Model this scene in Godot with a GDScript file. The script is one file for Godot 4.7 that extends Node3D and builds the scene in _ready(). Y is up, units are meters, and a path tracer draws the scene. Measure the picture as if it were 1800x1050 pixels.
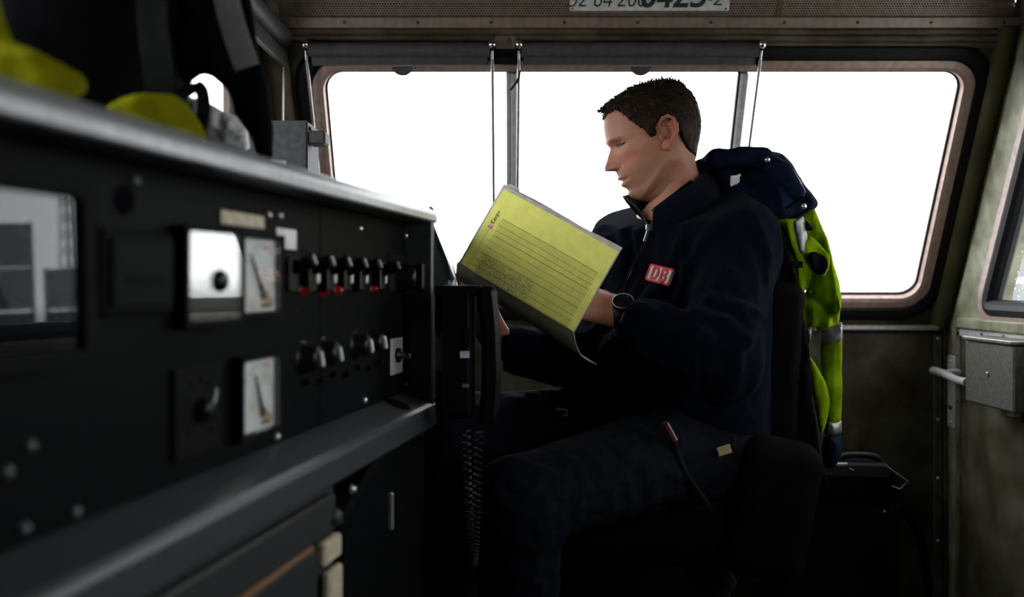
extends Node3D
# A locomotive cab: a driver sits sideways in his seat and reads a yellow log book, lit by overcast daylight through the cab windows.
# Units are metres, y is up, the camera stands 0.95 m above the floor at x = z = 0 and looks along -z.
# at(x, y, depth) turns a place measured on the photograph, at a known distance, into metres.

const EYE := 0.95
const LEAN := 0.48869          # the upper side walls lean in by 28 degrees
const WAIST := 0.835
const BACK := 2.72             # the back wall, at the waist
const NEAR := 0.62             # the wall behind the camera, at the waist
const RIGHT := 1.185
const FRONT := -0.60
const ROOF := 1.96

var used := {}
var M := {}
var rng := RandomNumberGenerator.new()


func _ready() -> void:
	rng.seed = 7
	make_camera_and_light()
	make_materials()
	make_shell()
	make_back_window()
	make_door_side()
	make_front_and_near_windows()
	make_outside()
	make_console()
	make_desk()
	make_seat()
	make_driver()
	make_book()
	make_hung_jacket()
	make_console_clutter()
	make_blinds()
	make_small_things()


func make_camera_and_light() -> void:
	var cam := Camera3D.new()
	cam.name = "camera"
	cam.projection = Camera3D.PROJECTION_FRUSTUM
	cam.near = 0.05
	cam.far = 400.0
	cam.size = 0.05 * 1050.0 / 1750.0
	cam.frustum_offset = Vector2(0.0, -0.05 * 27.0 / 1750.0)
	cam.position = Vector3(0, EYE, 0)
	add_child(cam)
	cam.current = true
	var lens := CameraAttributesPhysical.new()
	lens.frustum_focal_length = 40.0
	lens.frustum_focus_distance = 1.9
	lens.exposure_aperture = 3.4
	var sky_look := ProceduralSkyMaterial.new()
	sky_look.sky_top_color = Color(0.96, 0.98, 1.0)
	sky_look.sky_horizon_color = Color(0.98, 0.99, 1.0)
	sky_look.ground_bottom_color = Color(0.5, 0.5, 0.5)
	sky_look.ground_horizon_color = Color(0.8, 0.8, 0.8)
	sky_look.energy_multiplier = 8.2
	var sky := Sky.new()
	sky.sky_material = sky_look
	var env := Environment.new()
	env.background_mode = Environment.BG_SKY
	env.sky = sky
	env.tonemap_mode = Environment.TONE_MAPPER_LINEAR
	env.tonemap_exposure = 1.0
	env.sdfgi_enabled = true
	env.ssao_enabled = true
	env.ssil_enabled = true
	var world := WorldEnvironment.new()
	world.name = "overcast_daylight"
	world.environment = env
	world.camera_attributes = lens
	add_child(world)


# ---------------------------------------------------------------- names, tags

func at(x: float, y: float, depth: float) -> Vector3:
	return Vector3((x - 900.0) / 1750.0 * depth, EYE + (498.0 - y) / 1750.0 * depth, -depth)


func numbered(called: String) -> String:
	var n: int = used.get(called, 0)
	used[called] = n + 1
	return called if n == 0 else "%s_%03d" % [called, n]


func tag(o: Node3D, label: String, category: String, group := "") -> Node3D:
	o.set_meta("label", label)
	o.set_meta("category", category)
	if group:
		o.set_meta("group", group)
	return o


func thing(called: String, label: String, category: String, where := Transform3D(), group := "") -> Node3D:
	var o := Node3D.new()
	o.name = numbered(called)
	o.transform = where
	add_child(o)
	tag(o, label, category, group)
	return o


func part(called: String, mesh: Mesh, m: Material, parent: Node, where := Transform3D()) -> MeshInstance3D:
	var o := MeshInstance3D.new()
	o.name = numbered(called) if parent == self else called
	o.mesh = mesh
	o.material_override = m
	o.transform = where
	o.cast_shadow = GeometryInstance3D.SHADOW_CASTING_SETTING_ON
	parent.add_child(o, true)
	return o


func struct(called: String, mesh: Mesh, m: Material, where := Transform3D()) -> MeshInstance3D:
	var o := part(called, mesh, m, self, where)
	o.set_meta("kind", "structure")
	return o


func stuff(o: Node3D) -> Node3D:
	o.set_meta("kind", "stuff")
	return o


func done(st: SurfaceTool) -> ArrayMesh:
	st.generate_normals()
	return st.commit()


func begin() -> SurfaceTool:
	var st := SurfaceTool.new()
	st.begin(Mesh.PRIMITIVE_TRIANGLES)
	return st


# ---------------------------------------------------------------- shapes

func out_tri(st: SurfaceTool, a: Vector3, b: Vector3, c: Vector3, mid: Vector3) -> void:
	if (b - a).cross(c - a).dot((a + b + c) / 3.0 - mid) > 0.0:
		var k := b
		b = c
		c = k
	st.add_vertex(a)
	st.add_vertex(b)
	st.add_vertex(c)


func quad(st: SurfaceTool, a: Vector3, b: Vector3, c: Vector3, d: Vector3) -> void:
	for p in [a, b, c, a, c, d]:
		st.add_vertex(p)


# a box with chamfered edges
func box(st: SurfaceTool, mid: Vector3, size: Vector3, bev := 0.003, turn := Basis()) -> void:
	st.set_smooth_group(-1)
	var h := size / 2.0
	bev = minf(bev, minf(h.x, minf(h.y, h.z)) * 0.49)
	var p := {}
	for sx: int in [-1, 1]:
		for sy: int in [-1, 1]:
			for sz: int in [-1, 1]:
				var s := Vector3(sx, sy, sz)
				p[[sx, sy, sz, 0]] = mid + turn * (s * (h - Vector3(0, bev, bev)))
				p[[sx, sy, sz, 1]] = mid + turn * (s * (h - Vector3(bev, 0, bev)))
				p[[sx, sy, sz, 2]] = mid + turn * (s * (h - Vector3(bev, bev, 0)))
	for ax in 3:
		var u := (ax + 1) % 3
		var w := (ax + 2) % 3
		for s: int in [-1, 1]:
			var f := []
			for q in [[-1, -1], [1, -1], [1, 1], [-1, 1]]:
				var k := [0, 0, 0, ax]
				k[ax] = s
				k[u] = q[0]
				k[w] = q[1]
				f.append(p[k])
			out_tri(st, f[0], f[1], f[2], mid)
			out_tri(st, f[0], f[2], f[3], mid)
			for s2: int in [-1, 1]:
				var e := []
				for q in [[ax, -1], [ax, 1], [u, 1], [u, -1]]:
					var k := [0, 0, 0, q[0]]
					k[ax] = s
					k[u] = s2
					k[w] = q[1]
					e.append(p[k])
				out_tri(st, e[0], e[1], e[2], mid)
				out_tri(st, e[0], e[2], e[3], mid)
	for sx: int in [-1, 1]:
		for sy: int in [-1, 1]:
			for sz: int in [-1, 1]:
				out_tri(st, p[[sx, sy, sz, 0]], p[[sx, sy, sz, 1]], p[[sx, sy, sz, 2]], mid)


func boxed(mid: Vector3, size: Vector3, bev := 0.003, turn := Basis()) -> ArrayMesh:
	var st := begin()
	box(st, mid, size, bev, turn)
	return done(st)


# a tube along a path; r is one radius or one for each point
func tube(st: SurfaceTool, path: PackedVector3Array, r, sides := 10, caps := true, flat := 1.0) -> void:
	var n := path.size()
	var rings := []
	var side := Vector3.ZERO
	for i in n:
		var dir := (path[mini(i + 1, n - 1)] - path[maxi(i - 1, 0)]).normalized()
		if side == Vector3.ZERO:
			side = dir.cross(Vector3.UP if absf(dir.y) < 0.9 else Vector3.RIGHT).normalized()
		side = (side - dir * side.dot(dir)).normalized()
		var up := dir.cross(side)
		var rad: float = r[i] if r is Array or r is PackedFloat32Array else r
		var ring := PackedVector3Array()
		for k in sides:
			var a := TAU * k / sides
			ring.append(path[i] + (side * cos(a) + up * sin(a) * flat) * rad)
		rings.append(ring)
	st.set_smooth_group(0)
	for i in n - 1:
		for k in sides:
			var k2 := (k + 1) % sides
			quad(st, rings[i][k], rings[i][k2], rings[i + 1][k2], rings[i + 1][k])
	if caps:
		st.set_smooth_group(-1)
		for e in [[0, 1], [n - 1, -1]]:
			var ring: PackedVector3Array = rings[e[0]]
			for k in sides:
				var a := ring[k]
				var b := ring[(k + 1) % sides]
				if e[1] > 0:
					quad_tri(st, path[e[0]], b, a)
				else:
					quad_tri(st, path[e[0]], a, b)


func quad_tri(st: SurfaceTool, a: Vector3, b: Vector3, c: Vector3) -> void:
	st.add_vertex(a)
	st.add_vertex(b)
	st.add_vertex(c)


func tubed(path: Array, r, sides := 10) -> ArrayMesh:
	var st := begin()
	tube(st, PackedVector3Array(path), r, sides)
	return done(st)


# a path through points, rounded
func curve(points: Array, each := 6) -> PackedVector3Array:
	var out := PackedVector3Array()
	var n := points.size()
	for i in n - 1:
		for k in each:
			out.append((points[i] as Vector3).cubic_interpolate(points[i + 1], points[maxi(i - 1, 0)], points[mini(i + 2, n - 1)], float(k) / each))
	out.append(points[n - 1])
	return out


# a turned shape round local z; profile of (radius, height)
func lathe(st: SurfaceTool, profile: Array, segs := 24, where := Transform3D(), smooth := true) -> void:
	st.set_smooth_group(0 if smooth else -1)
	for i in profile.size() - 1:
		var p: Vector2 = profile[i]
		var q: Vector2 = profile[i + 1]
		for k in segs:
			var a := TAU * k / segs
			var b := TAU * (k + 1) / segs
			var p1 := where * Vector3(cos(a) * p.x, sin(a) * p.x, p.y)
			var p2 := where * Vector3(cos(b) * p.x, sin(b) * p.x, p.y)
			var q1 := where * Vector3(cos(a) * q.x, sin(a) * q.x, q.y)
			var q2 := where * Vector3(cos(b) * q.x, sin(b) * q.x, q.y)
			if q.x > 0.0:
				quad_tri(st, p1, q1, q2)
			if p.x > 0.0:
				quad_tri(st, p1, q2, p2)


func lathed(profile: Array, segs := 24, where := Transform3D()) -> ArrayMesh:
	var st := begin()
	lathe(st, profile, segs, where)
	return done(st)


func rounded(x0: float, y0: float, x1: float, y1: float, r: float, each := 8) -> PackedVector2Array:
	var out := PackedVector2Array()
	for c in [[x1 - r, y0 + r, -PI / 2], [x1 - r, y1 - r, 0.0], [x0 + r, y1 - r, PI / 2], [x0 + r, y0 + r, PI]]:
		for k in each + 1:
			var a: float = c[2] + PI / 2 * k / each
			out.append(Vector2(c[0] + cos(a) * r, c[1] + sin(a) * r))
	return out


# any polygon with its corners rounded
func rounded_polygon(points: Array, r: float, each := 6) -> PackedVector2Array:
	var out := PackedVector2Array()
	var n := points.size()
	for i in n:
		var p: Vector2 = points[i]
		var a: Vector2 = points[(i + n - 1) % n]
		var b: Vector2 = points[(i + 1) % n]
		var p0 := p + (a - p).normalized() * minf(r, p.distance_to(a) * 0.45)
		var p1 := p + (b - p).normalized() * minf(r, p.distance_to(b) * 0.45)
		for k in each + 1:
			var t := float(k) / each
			out.append(p0.lerp(p, t).lerp(p.lerp(p1, t), t))
	return out


func bridged(outer: PackedVector2Array, hole: PackedVector2Array) -> PackedVector2Array:
	if Geometry2D.is_polygon_clockwise(outer) == Geometry2D.is_polygon_clockwise(hole):
		hole = hole.duplicate()
		hole.reverse()
	var best := 1e9
	var bi := 0
	var bj := 0
	for i in outer.size():
		for j in hole.size():
			var d := outer[i].distance_squared_to(hole[j])
			if d < best:
				best = d
				bi = i
				bj = j
	var out := PackedVector2Array()
	for i in bi + 1:
		out.append(outer[i])
	for j in hole.size() + 1:
		out.append(hole[(bj + j) % hole.size()])
	for i in range(bi, outer.size()):
		out.append(outer[i])
	return out


# a plate of some thickness in the local xy plane from z = z0 to z1, with holes; bev rounds the z1 edge
func plate(st: SurfaceTool, outer: PackedVector2Array, holes: Array, z0: float, z1: float, where := Transform3D(), bev := 0.0) -> void:
	if Geometry2D.is_polygon_clockwise(outer):
		outer = outer.duplicate()
		outer.reverse()
	var top := outer
	if bev > 0.0:
		top = inset(outer, bev)
	for face in 2:
		var loop := top if face == 1 else outer
		for h in holes:
			loop = bridged(loop, h)
		var tris := Geometry2D.triangulate_polygon(loop)
		st.set_smooth_group(-1)
		for i in tris.size() / 3:
			var a := loop[tris[3 * i]]
			var b := loop[tris[3 * i + 1]]
			var c := loop[tris[3 * i + 2]]
			var z := z1 if face == 1 else z0
			if ((b - a).cross(c - a) > 0.0) == (face == 1):
				var k := b
				b = c
				c = k
			for p in [a, b, c]:
				st.add_vertex(where * Vector3(p.x, p.y, z))
	var loops := [outer]
	loops.append_array(holes)
	for li in loops.size():
		var l: PackedVector2Array = loops[li]
		if li > 0 and not Geometry2D.is_polygon_clockwise(l):
			l = l.duplicate()
			l.reverse()
		st.set_smooth_group(-1)
		for i in l.size():
			var a := l[i]
			var b := l[(i + 1) % l.size()]
			var zt := z1 - bev if li == 0 else z1
			quad(st, where * Vector3(a.x, a.y, zt), where * Vector3(b.x, b.y, zt), where * Vector3(b.x, b.y, z0), where * Vector3(a.x, a.y, z0))
			if li == 0 and bev > 0.0:
				var c := top[i]
				var d := top[(i + 1) % l.size()]
				quad(st, where * Vector3(c.x, c.y, z1), where * Vector3(d.x, d.y, z1), where * Vector3(b.x, b.y, zt), where * Vector3(a.x, a.y, zt))


func plated(outer: PackedVector2Array, holes: Array, z0: float, z1: float, bev := 0.0, where := Transform3D()) -> ArrayMesh:
	var st := begin()
	plate(st, outer, holes, z0, z1, where, bev)
	return done(st)


func inset(loop: PackedVector2Array, by: float) -> PackedVector2Array:
	var out := PackedVector2Array()
	var n := loop.size()
	for i in n:
		var e1 := (loop[i] - loop[(i + n - 1) % n]).normalized()
		var e2 := (loop[(i + 1) % n] - loop[i]).normalized()
		var m := Vector2(-e1.y - e2.y, e1.x + e2.x)
		m = m.normalized() if m.length() > 1e-5 else Vector2(-e1.y, e1.x)
		out.append(loop[i] + m * by / maxf(0.4, m.dot(Vector2(-e1.y, e1.x))))
	return out


# a profile of (outwards, height) swept round a loop in the local xy plane: frames, gaskets
func ring(st: SurfaceTool, loop: PackedVector2Array, profile: Array, smooth := false) -> void:
	if Geometry2D.is_polygon_clockwise(loop):
		loop = loop.duplicate()
		loop.reverse()
	var sets := []
	for q: Vector2 in profile:
		sets.append(inset(loop, -q.x))
	st.set_smooth_group(0 if smooth else -1)
	var n := loop.size()
	for j in profile.size():
		var j2 := (j + 1) % profile.size()
		for i in n:
			var i2 := (i + 1) % n
			var a: Vector2 = sets[j][i]
			var b: Vector2 = sets[j][i2]
			var c: Vector2 = sets[j2][i2]
			var d: Vector2 = sets[j2][i]
			quad(st, Vector3(a.x, a.y, profile[j].y), Vector3(b.x, b.y, profile[j].y), Vector3(c.x, c.y, profile[j2].y), Vector3(d.x, d.y, profile[j2].y))


func ringed(loop: PackedVector2Array, profile: Array, smooth := false) -> ArrayMesh:
	var st := begin()
	ring(st, loop, profile, smooth)
	return done(st)


func round_profile(o: float, z: float, ro: float, rz: float, n := 12) -> Array:
	var out := []
	for k in n:
		var a := -TAU * k / n
		out.append(Vector2(o + cos(a) * ro, z + sin(a) * rz))
	return out


# sheet metal with staggered round holes, in the local xy plane facing z
func perforated(w: float, h: float, pitch := 0.0064, hole := 0.002) -> ArrayMesh:
	var v := PackedVector3Array()
	var nrm := PackedVector3Array()
	var idx := PackedInt32Array()
	var rows := int(h / (pitch * 0.866))
	var cols := int(w / pitch)
	var outer := PackedVector3Array()
	var inner := PackedVector3Array()
	for k in 6:
		var a := TAU * (k + 0.5) / 6
		outer.append(Vector3(cos(a), sin(a), 0) * pitch / sqrt(3.0))
		inner.append(Vector3(cos(a), sin(a), 0) * hole * 1.08)
	for r in rows:
		for c in cols:
			var m := Vector3((c + 0.5 + 0.5 * (r % 2)) * pitch, (r + 0.5) * pitch * 0.866, 0)
			var b := v.size()
			for k in 6:
				v.append(m + outer[k])
				v.append(m + inner[k])
				nrm.append(Vector3.BACK)
				nrm.append(Vector3.BACK)
			for k in 6:
				var o1 := b + 2 * k
				var o2 := b + 2 * ((k + 1) % 6)
				idx.append_array([o1, o1 + 1, o2, o2, o1 + 1, o2 + 1])
	return arrays(v, nrm, idx)


func arrays(v: PackedVector3Array, nrm: PackedVector3Array, idx: PackedInt32Array, col := PackedColorArray(), uv := PackedVector2Array()) -> ArrayMesh:
	var a := []
	a.resize(Mesh.ARRAY_MAX)
	a[Mesh.ARRAY_VERTEX] = v
	a[Mesh.ARRAY_NORMAL] = nrm
	a[Mesh.ARRAY_INDEX] = idx
	if col.size():
		a[Mesh.ARRAY_COLOR] = col
	if uv.size():
		a[Mesh.ARRAY_TEX_UV] = uv
	var m := ArrayMesh.new()
	m.add_surface_from_arrays(Mesh.PRIMITIVE_TRIANGLES, a)
	return m


# a grid of points (rows x columns) as one smooth sheet
func grid_mesh(p: PackedVector3Array, cols: int, closed := false, col := PackedColorArray(), uv := PackedVector2Array()) -> ArrayMesh:
	var rows := p.size() / cols
	var idx := PackedInt32Array()
	var nrm := PackedVector3Array()
	nrm.resize(p.size())
	for r in rows - 1:
		for c in (cols if closed else cols - 1):
			var a := r * cols + c
			var b := r * cols + (c + 1) % cols
			var d := a + cols
			var e := b + cols
			for t in [[a, b, d], [b, e, d]]:
				idx.append_array(t)
				var n := (p[t[2]] - p[t[0]]).cross(p[t[1]] - p[t[0]])
				for k in t:
					nrm[k] += n
	for i in nrm.size():
		nrm[i] = nrm[i].normalized() if nrm[i].length() > 0.0 else Vector3.UP
	return arrays(p, nrm, idx, col, uv)


# lettering as solid letters; lean slants them, the mesh stands in the local xy plane
func letters(text: String, high: float, font_name := "Droid Sans", weight := 400, lean := 0.0, deep := 0.001) -> ArrayMesh:
	var f := SystemFont.new()
	f.font_names = PackedStringArray([font_name])
	f.font_weight = weight
	var t := TextMesh.new()
	t.text = text
	t.font = f
	t.font_size = 64
	t.pixel_size = high / 46.0
	t.depth = deep
	t.curve_step = 1.0
	var a := t.get_mesh_arrays()
	var v: PackedVector3Array = a[Mesh.ARRAY_VERTEX]
	for i in v.size():
		v[i].x += v[i].y * lean
	a[Mesh.ARRAY_VERTEX] = v
	var m := ArrayMesh.new()
	m.add_surface_from_arrays(Mesh.PRIMITIVE_TRIANGLES, a)
	return m


# ---------------------------------------------------------------- soft bodies: a distance grid meshed as surface nets

class Field:
	var lo: Vector3
	var n: Vector3i
	var c: float
	var v := PackedFloat32Array()

	func _init(from: Vector3, to: Vector3, cell: float) -> void:
		lo = from
		c = cell
		n = Vector3i(((to - from) / cell).ceil()) + Vector3i.ONE
		v.resize(n.x * n.y * n.z)
		v.fill(1.0)

	func span(a: Vector3, b: Vector3, grow: float) -> Array:
		var p := Vector3i(((a.min(b) - Vector3.ONE * grow - lo) / c).floor()).clamp(Vector3i.ZERO, n - Vector3i.ONE)
		var q := Vector3i(((a.max(b) + Vector3.ONE * grow - lo) / c).ceil()).clamp(Vector3i.ZERO, n - Vector3i.ONE)
		return [p, q]

	# a tapered limb from a to b; flat > 1 makes it thinner along the direction thin
	func bone(a: Vector3, b: Vector3, ra: float, rb: float, k := 0.03, thin := Vector3.ZERO, flat := 1.0) -> void:
		var s := span(a, b, maxf(ra, rb) + k + 2.5 * c)
		var ab := b - a
		var l2 := maxf(ab.length_squared(), 1e-9)
		var ex := flat - 1.0
		for z in range(s[0].z, s[1].z + 1):
			for y in range(s[0].y, s[1].y + 1):
				var i: int = (z * n.y + y) * n.x + s[0].x
				var p := lo + Vector3(s[0].x, y, z) * c - a
				for x in range(s[0].x, s[1].x + 1):
					var t := clampf(p.dot(ab) / l2, 0.0, 1.0)
					var q := p - ab * t
					if ex > 0.0:
						q += thin * (q.dot(thin) * ex)
					var d := q.length() - ra - (rb - ra) * t
					var e := v[i]
					var h := k - absf(d - e)
					v[i] = minf(d, e) - (h * h * 0.25 / k if h > 0.0 else 0.0)
					i += 1
					p.x += c

	# an ellipsoid whose axes are the columns of turn
	func ball(m: Vector3, r: Vector3, k := 0.02, turn := Basis(), cut := false) -> void:
		var big := maxf(r.x, maxf(r.y, r.z))
		var small := minf(r.x, minf(r.y, r.z))
		var s := span(m, m, big + k + 2.5 * c)
		var inv := turn.transposed()
		for z in range(s[0].z, s[1].z + 1):
			for y in range(s[0].y, s[1].y + 1):
				var i: int = (z * n.y + y) * n.x + s[0].x
				for x in range(s[0].x, s[1].x + 1):
					var q := inv * (lo + Vector3(x, y, z) * c - m)
					var g := (q / r).length()
					var g2 := (q / (r * r)).length()
					var d := g * (g - 1.0) / g2 if g2 > 1e-6 else -small
					var e := v[i]
					if cut:
						d = -d
						var h := k - absf(d - e)
						v[i] = maxf(d, e) + (h * h * 0.25 / k if h > 0.0 else 0.0)
					else:
						var h := k - absf(d - e)
						v[i] = minf(d, e) - (h * h * 0.25 / k if h > 0.0 else 0.0)
					i += 1

	# how(point, distance) -> distance, for the points near the surface
	func change(how: Callable, band := 0.03) -> void:
		var i := 0
		for z in n.z:
			for y in n.y:
				for x in n.x:
					if absf(v[i]) < band:
						v[i] = how.call(lo + Vector3(x, y, z) * c, v[i])
					i += 1

	func all(how: Callable) -> void:
		var i := 0
		for z in n.z:
			for y in n.y:
				for x in n.x:
					v[i] = how.call(lo + Vector3(x, y, z) * c)
					i += 1

	# what lies above (or below) a plane is cut off
	func keep(p: Vector3, outwards: Vector3) -> void:
		var i := 0
		var nn := outwards.normalized()
		for z in n.z:
			for y in n.y:
				for x in n.x:
					v[i] = maxf(v[i], nn.dot(lo + Vector3(x, y, z) * c - p))
					i += 1

	func sample(p: Vector3) -> float:
		var g := (p - lo) / c
		var f := Vector3i(g.floor()).clamp(Vector3i.ZERO, n - Vector3i(2, 2, 2))
		var t := g - Vector3(f)
		var out := 0.0
		for k in 8:
			var o := Vector3i(k & 1, (k >> 1) & 1, k >> 2)
			var w := (t.x if o.x else 1.0 - t.x) * (t.y if o.y else 1.0 - t.y) * (t.z if o.z else 1.0 - t.z)
			out += w * v[((f.z + o.z) * n.y + f.y + o.y) * n.x + f.x + o.x]
		return out

	func slope(p: Vector3) -> Vector3:
		var h := c * 0.7
		return Vector3(sample(p + Vector3(h, 0, 0)) - sample(p - Vector3(h, 0, 0)), sample(p + Vector3(0, h, 0)) - sample(p - Vector3(0, h, 0)), sample(p + Vector3(0, 0, h)) - sample(p - Vector3(0, 0, h))).normalized()

	# the first point of the surface on the way from a to b
	func hit(a: Vector3, b: Vector3) -> Vector3:
		var steps := int(a.distance_to(b) / (c * 0.5))
		for s in steps:
			var p := a.lerp(b, float(s) / steps)
			if sample(p) < 0.0:
				return p
		return b

	func mesh_into(vs: PackedVector3Array, ns: PackedVector3Array, idx: PackedInt32Array) -> void:
		var slot := PackedInt32Array()
		slot.resize(v.size())
		slot.fill(-1)
		var sx := 1
		var sy := n.x
		var sz := n.x * n.y
		var corner := PackedInt32Array([0, sx, sy, sx + sy, sz, sx + sz, sy + sz, sx + sy + sz])
		var lim := c * 2.6
		var d := PackedFloat32Array()
		d.resize(8)
		for z in n.z - 1:
			for y in n.y - 1:
				var i := (z * n.y + y) * n.x
				for x in n.x - 1:
					if absf(v[i]) < lim:
						var inside := 0
						for k in 8:
							var e := v[i + corner[k]]
							d[k] = e
							if e < 0.0:
								inside += 1
						if inside > 0 and inside < 8:
							var sum := Vector3.ZERO
							var cnt := 0
							for e in 12:
								var a: int
								var b: int
								if e < 4:
									a = e * 2
									b = a + 1
								elif e < 8:
									a = (e - 4) if e < 6 else (e - 2)
									b = a + 2
								else:
									a = e - 8
									b = a + 4
								if (d[a] < 0.0) != (d[b] < 0.0):
									var t := d[a] / (d[a] - d[b])
									var pa := Vector3(a & 1, (a >> 1) & 1, a >> 2)
									var pb := Vector3(b & 1, (b >> 1) & 1, b >> 2)
									sum += pa.lerp(pb, t)
									cnt += 1
							slot[i] = vs.size()
							vs.append(lo + (Vector3(x, y, z) + sum / cnt) * c)
							ns.append(Vector3(d[1] + d[3] + d[5] + d[7] - d[0] - d[2] - d[4] - d[6], d[2] + d[3] + d[6] + d[7] - d[0] - d[1] - d[4] - d[5], d[4] + d[5] + d[6] + d[7] - d[0] - d[1] - d[2] - d[3]).normalized())
					i += 1
		for z in range(1, n.z - 1):
			for y in range(1, n.y - 1):
				var i := (z * n.y + y) * n.x + 1
				for x in range(1, n.x - 1):
					var e := v[i]
					if absf(e) < lim:
						for ax in 3:
							var st: int = sx if ax == 0 else sy if ax == 1 else sz
							var o := v[i + st]
							if (e < 0.0) != (o < 0.0):
								var u: int = sy if ax == 0 else sz if ax == 1 else sx
								var w: int = sz if ax == 0 else sx if ax == 1 else sy
								var a := slot[i - u - w]
								var b := slot[i - w]
								var g := slot[i]
								var h := slot[i - u]
								if a >= 0 and b >= 0 and g >= 0 and h >= 0:
									if e < 0.0:
										idx.append_array([a, g, b, a, h, g])
									else:
										idx.append_array([a, b, g, a, g, h])
					i += 1


func field_mesh(fields: Array) -> ArrayMesh:
	var vs := PackedVector3Array()
	var ns := PackedVector3Array()
	var idx := PackedInt32Array()
	for f: Field in fields:
		f.mesh_into(vs, ns, idx)
	return arrays(vs, ns, idx)


# packed arrays are handed on by reference only inside a class, so a field is meshed through this
func smooth_step(a: float, b: float, x: float) -> float:
	return smoothstep(a, b, x)


# signed distance to a polygon, negative inside
func poly_distance(p: Vector2, poly: PackedVector2Array) -> float:
	var best := 1e9
	var n := poly.size()
	for i in n:
		var q := Geometry2D.get_closest_point_to_segment(p, poly[i], poly[(i + 1) % n])
		best = minf(best, p.distance_squared_to(q))
	var d := sqrt(best)
	return -d if Geometry2D.is_point_in_polygon(p, poly) else d


# a soft, thick piece of cloth: the outline lies in the plane across the view at a depth of its own,
# depth_at(x, y) bends it, fold(p) raises folds, half is half its thickness
func cloth(outline: PackedVector2Array, half: float, cell: float, depth_at: Callable, fold: Callable) -> ArrayMesh:
	var a := Vector2(1e9, 1e9)
	var b := -a
	for p in outline:
		a = a.min(p)
		b = b.max(p)
	var z0 := 1e9
	var z1 := -1e9
	for p in outline:
		var z: float = -depth_at.call(p.x, p.y)
		z0 = minf(z0, z)
		z1 = maxf(z1, z)
	var pad := Vector3(1, 1, 1) * cell * 3.0
	var fat := half + 0.02
	var f := Field.new(Vector3(a.x, a.y, z0 - fat) - pad, Vector3(b.x, b.y, z1 + fat) + pad, cell)
	for y in f.n.y:
		for x in f.n.x:
			var q := Vector2(f.lo.x + x * f.c, f.lo.y + y * f.c)
			var s := poly_distance(q, outline)
			var zc: float = -depth_at.call(q.x, q.y)
			var lift: float = fold.call(q)
			var r := half
			for z in f.n.z:
				var dz := absf(f.lo.z + z * f.c - zc - lift)
				var u := maxf(s + r, 0.0)
				var d := sqrt(u * u + dz * dz) - r
				f.v[(z * f.n.y + y) * f.n.x + x] = d
	return field_mesh([f])


func outline(points: Array, depth: float, r := 0.008) -> PackedVector2Array:
	var out := []
	for p: Vector2 in points:
		var q := at(p.x, p.y, depth)
		out.append(Vector2(q.x, q.y))
	return rounded_polygon(out, r, 4)


# ---------------------------------------------------------------- materials

func lin(r: float, g: float, b: float) -> Color:
	return Color(r, g, b).linear_to_srgb()


func noise(freq: float, kind := FastNoiseLite.TYPE_SIMPLEX_SMOOTH, octaves := 4, s := 1) -> FastNoiseLite:
	var f := FastNoiseLite.new()
	f.noise_type = kind
	f.frequency = freq
	f.fractal_octaves = octaves
	f.seed = s
	return f


func noise_picture(freq: float, low: Color, high: Color, octaves := 4, s := 1, from := 0.25, to := 0.75, size := 512) -> NoiseTexture2D:
	var t := NoiseTexture2D.new()
	t.width = size
	t.height = size
	t.seamless = true
	t.noise = noise(freq, FastNoiseLite.TYPE_SIMPLEX_SMOOTH, octaves, s)
	var g := Gradient.new()
	g.set_color(0, low)
	g.set_color(1, high)
	g.set_offset(0, from)
	g.set_offset(1, to)
	t.color_ramp = g
	return t


func plain(color: Color, rough := 0.5, metal := 0.0, spec := 0.5) -> StandardMaterial3D:
	var m := StandardMaterial3D.new()
	m.albedo_color = color
	m.roughness = rough
	m.metallic = metal
	m.metallic_specular = spec
	return m


# a surface with blotches, wear and fine relief
func worn(color: Color, rough: float, metal: float, tones: Texture2D, bumps: Texture2D = null, size := 3.0, relief := 0.05, gloss: Texture2D = null) -> StandardMaterial3D:
	var m := plain(color, rough, metal)
	m.albedo_texture = tones
	m.uv1_triplanar = true
	m.uv1_world_triplanar = true
	m.uv1_scale = Vector3.ONE * size
	if bumps:
		m.heightmap_enabled = true
		m.heightmap_texture = bumps
		m.heightmap_scale = relief
	if gloss:
		m.roughness_texture = gloss
	return m


func dull(names: Array, spec: float) -> void:
	for n: String in names:
		M[n].metallic_specular = spec


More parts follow.
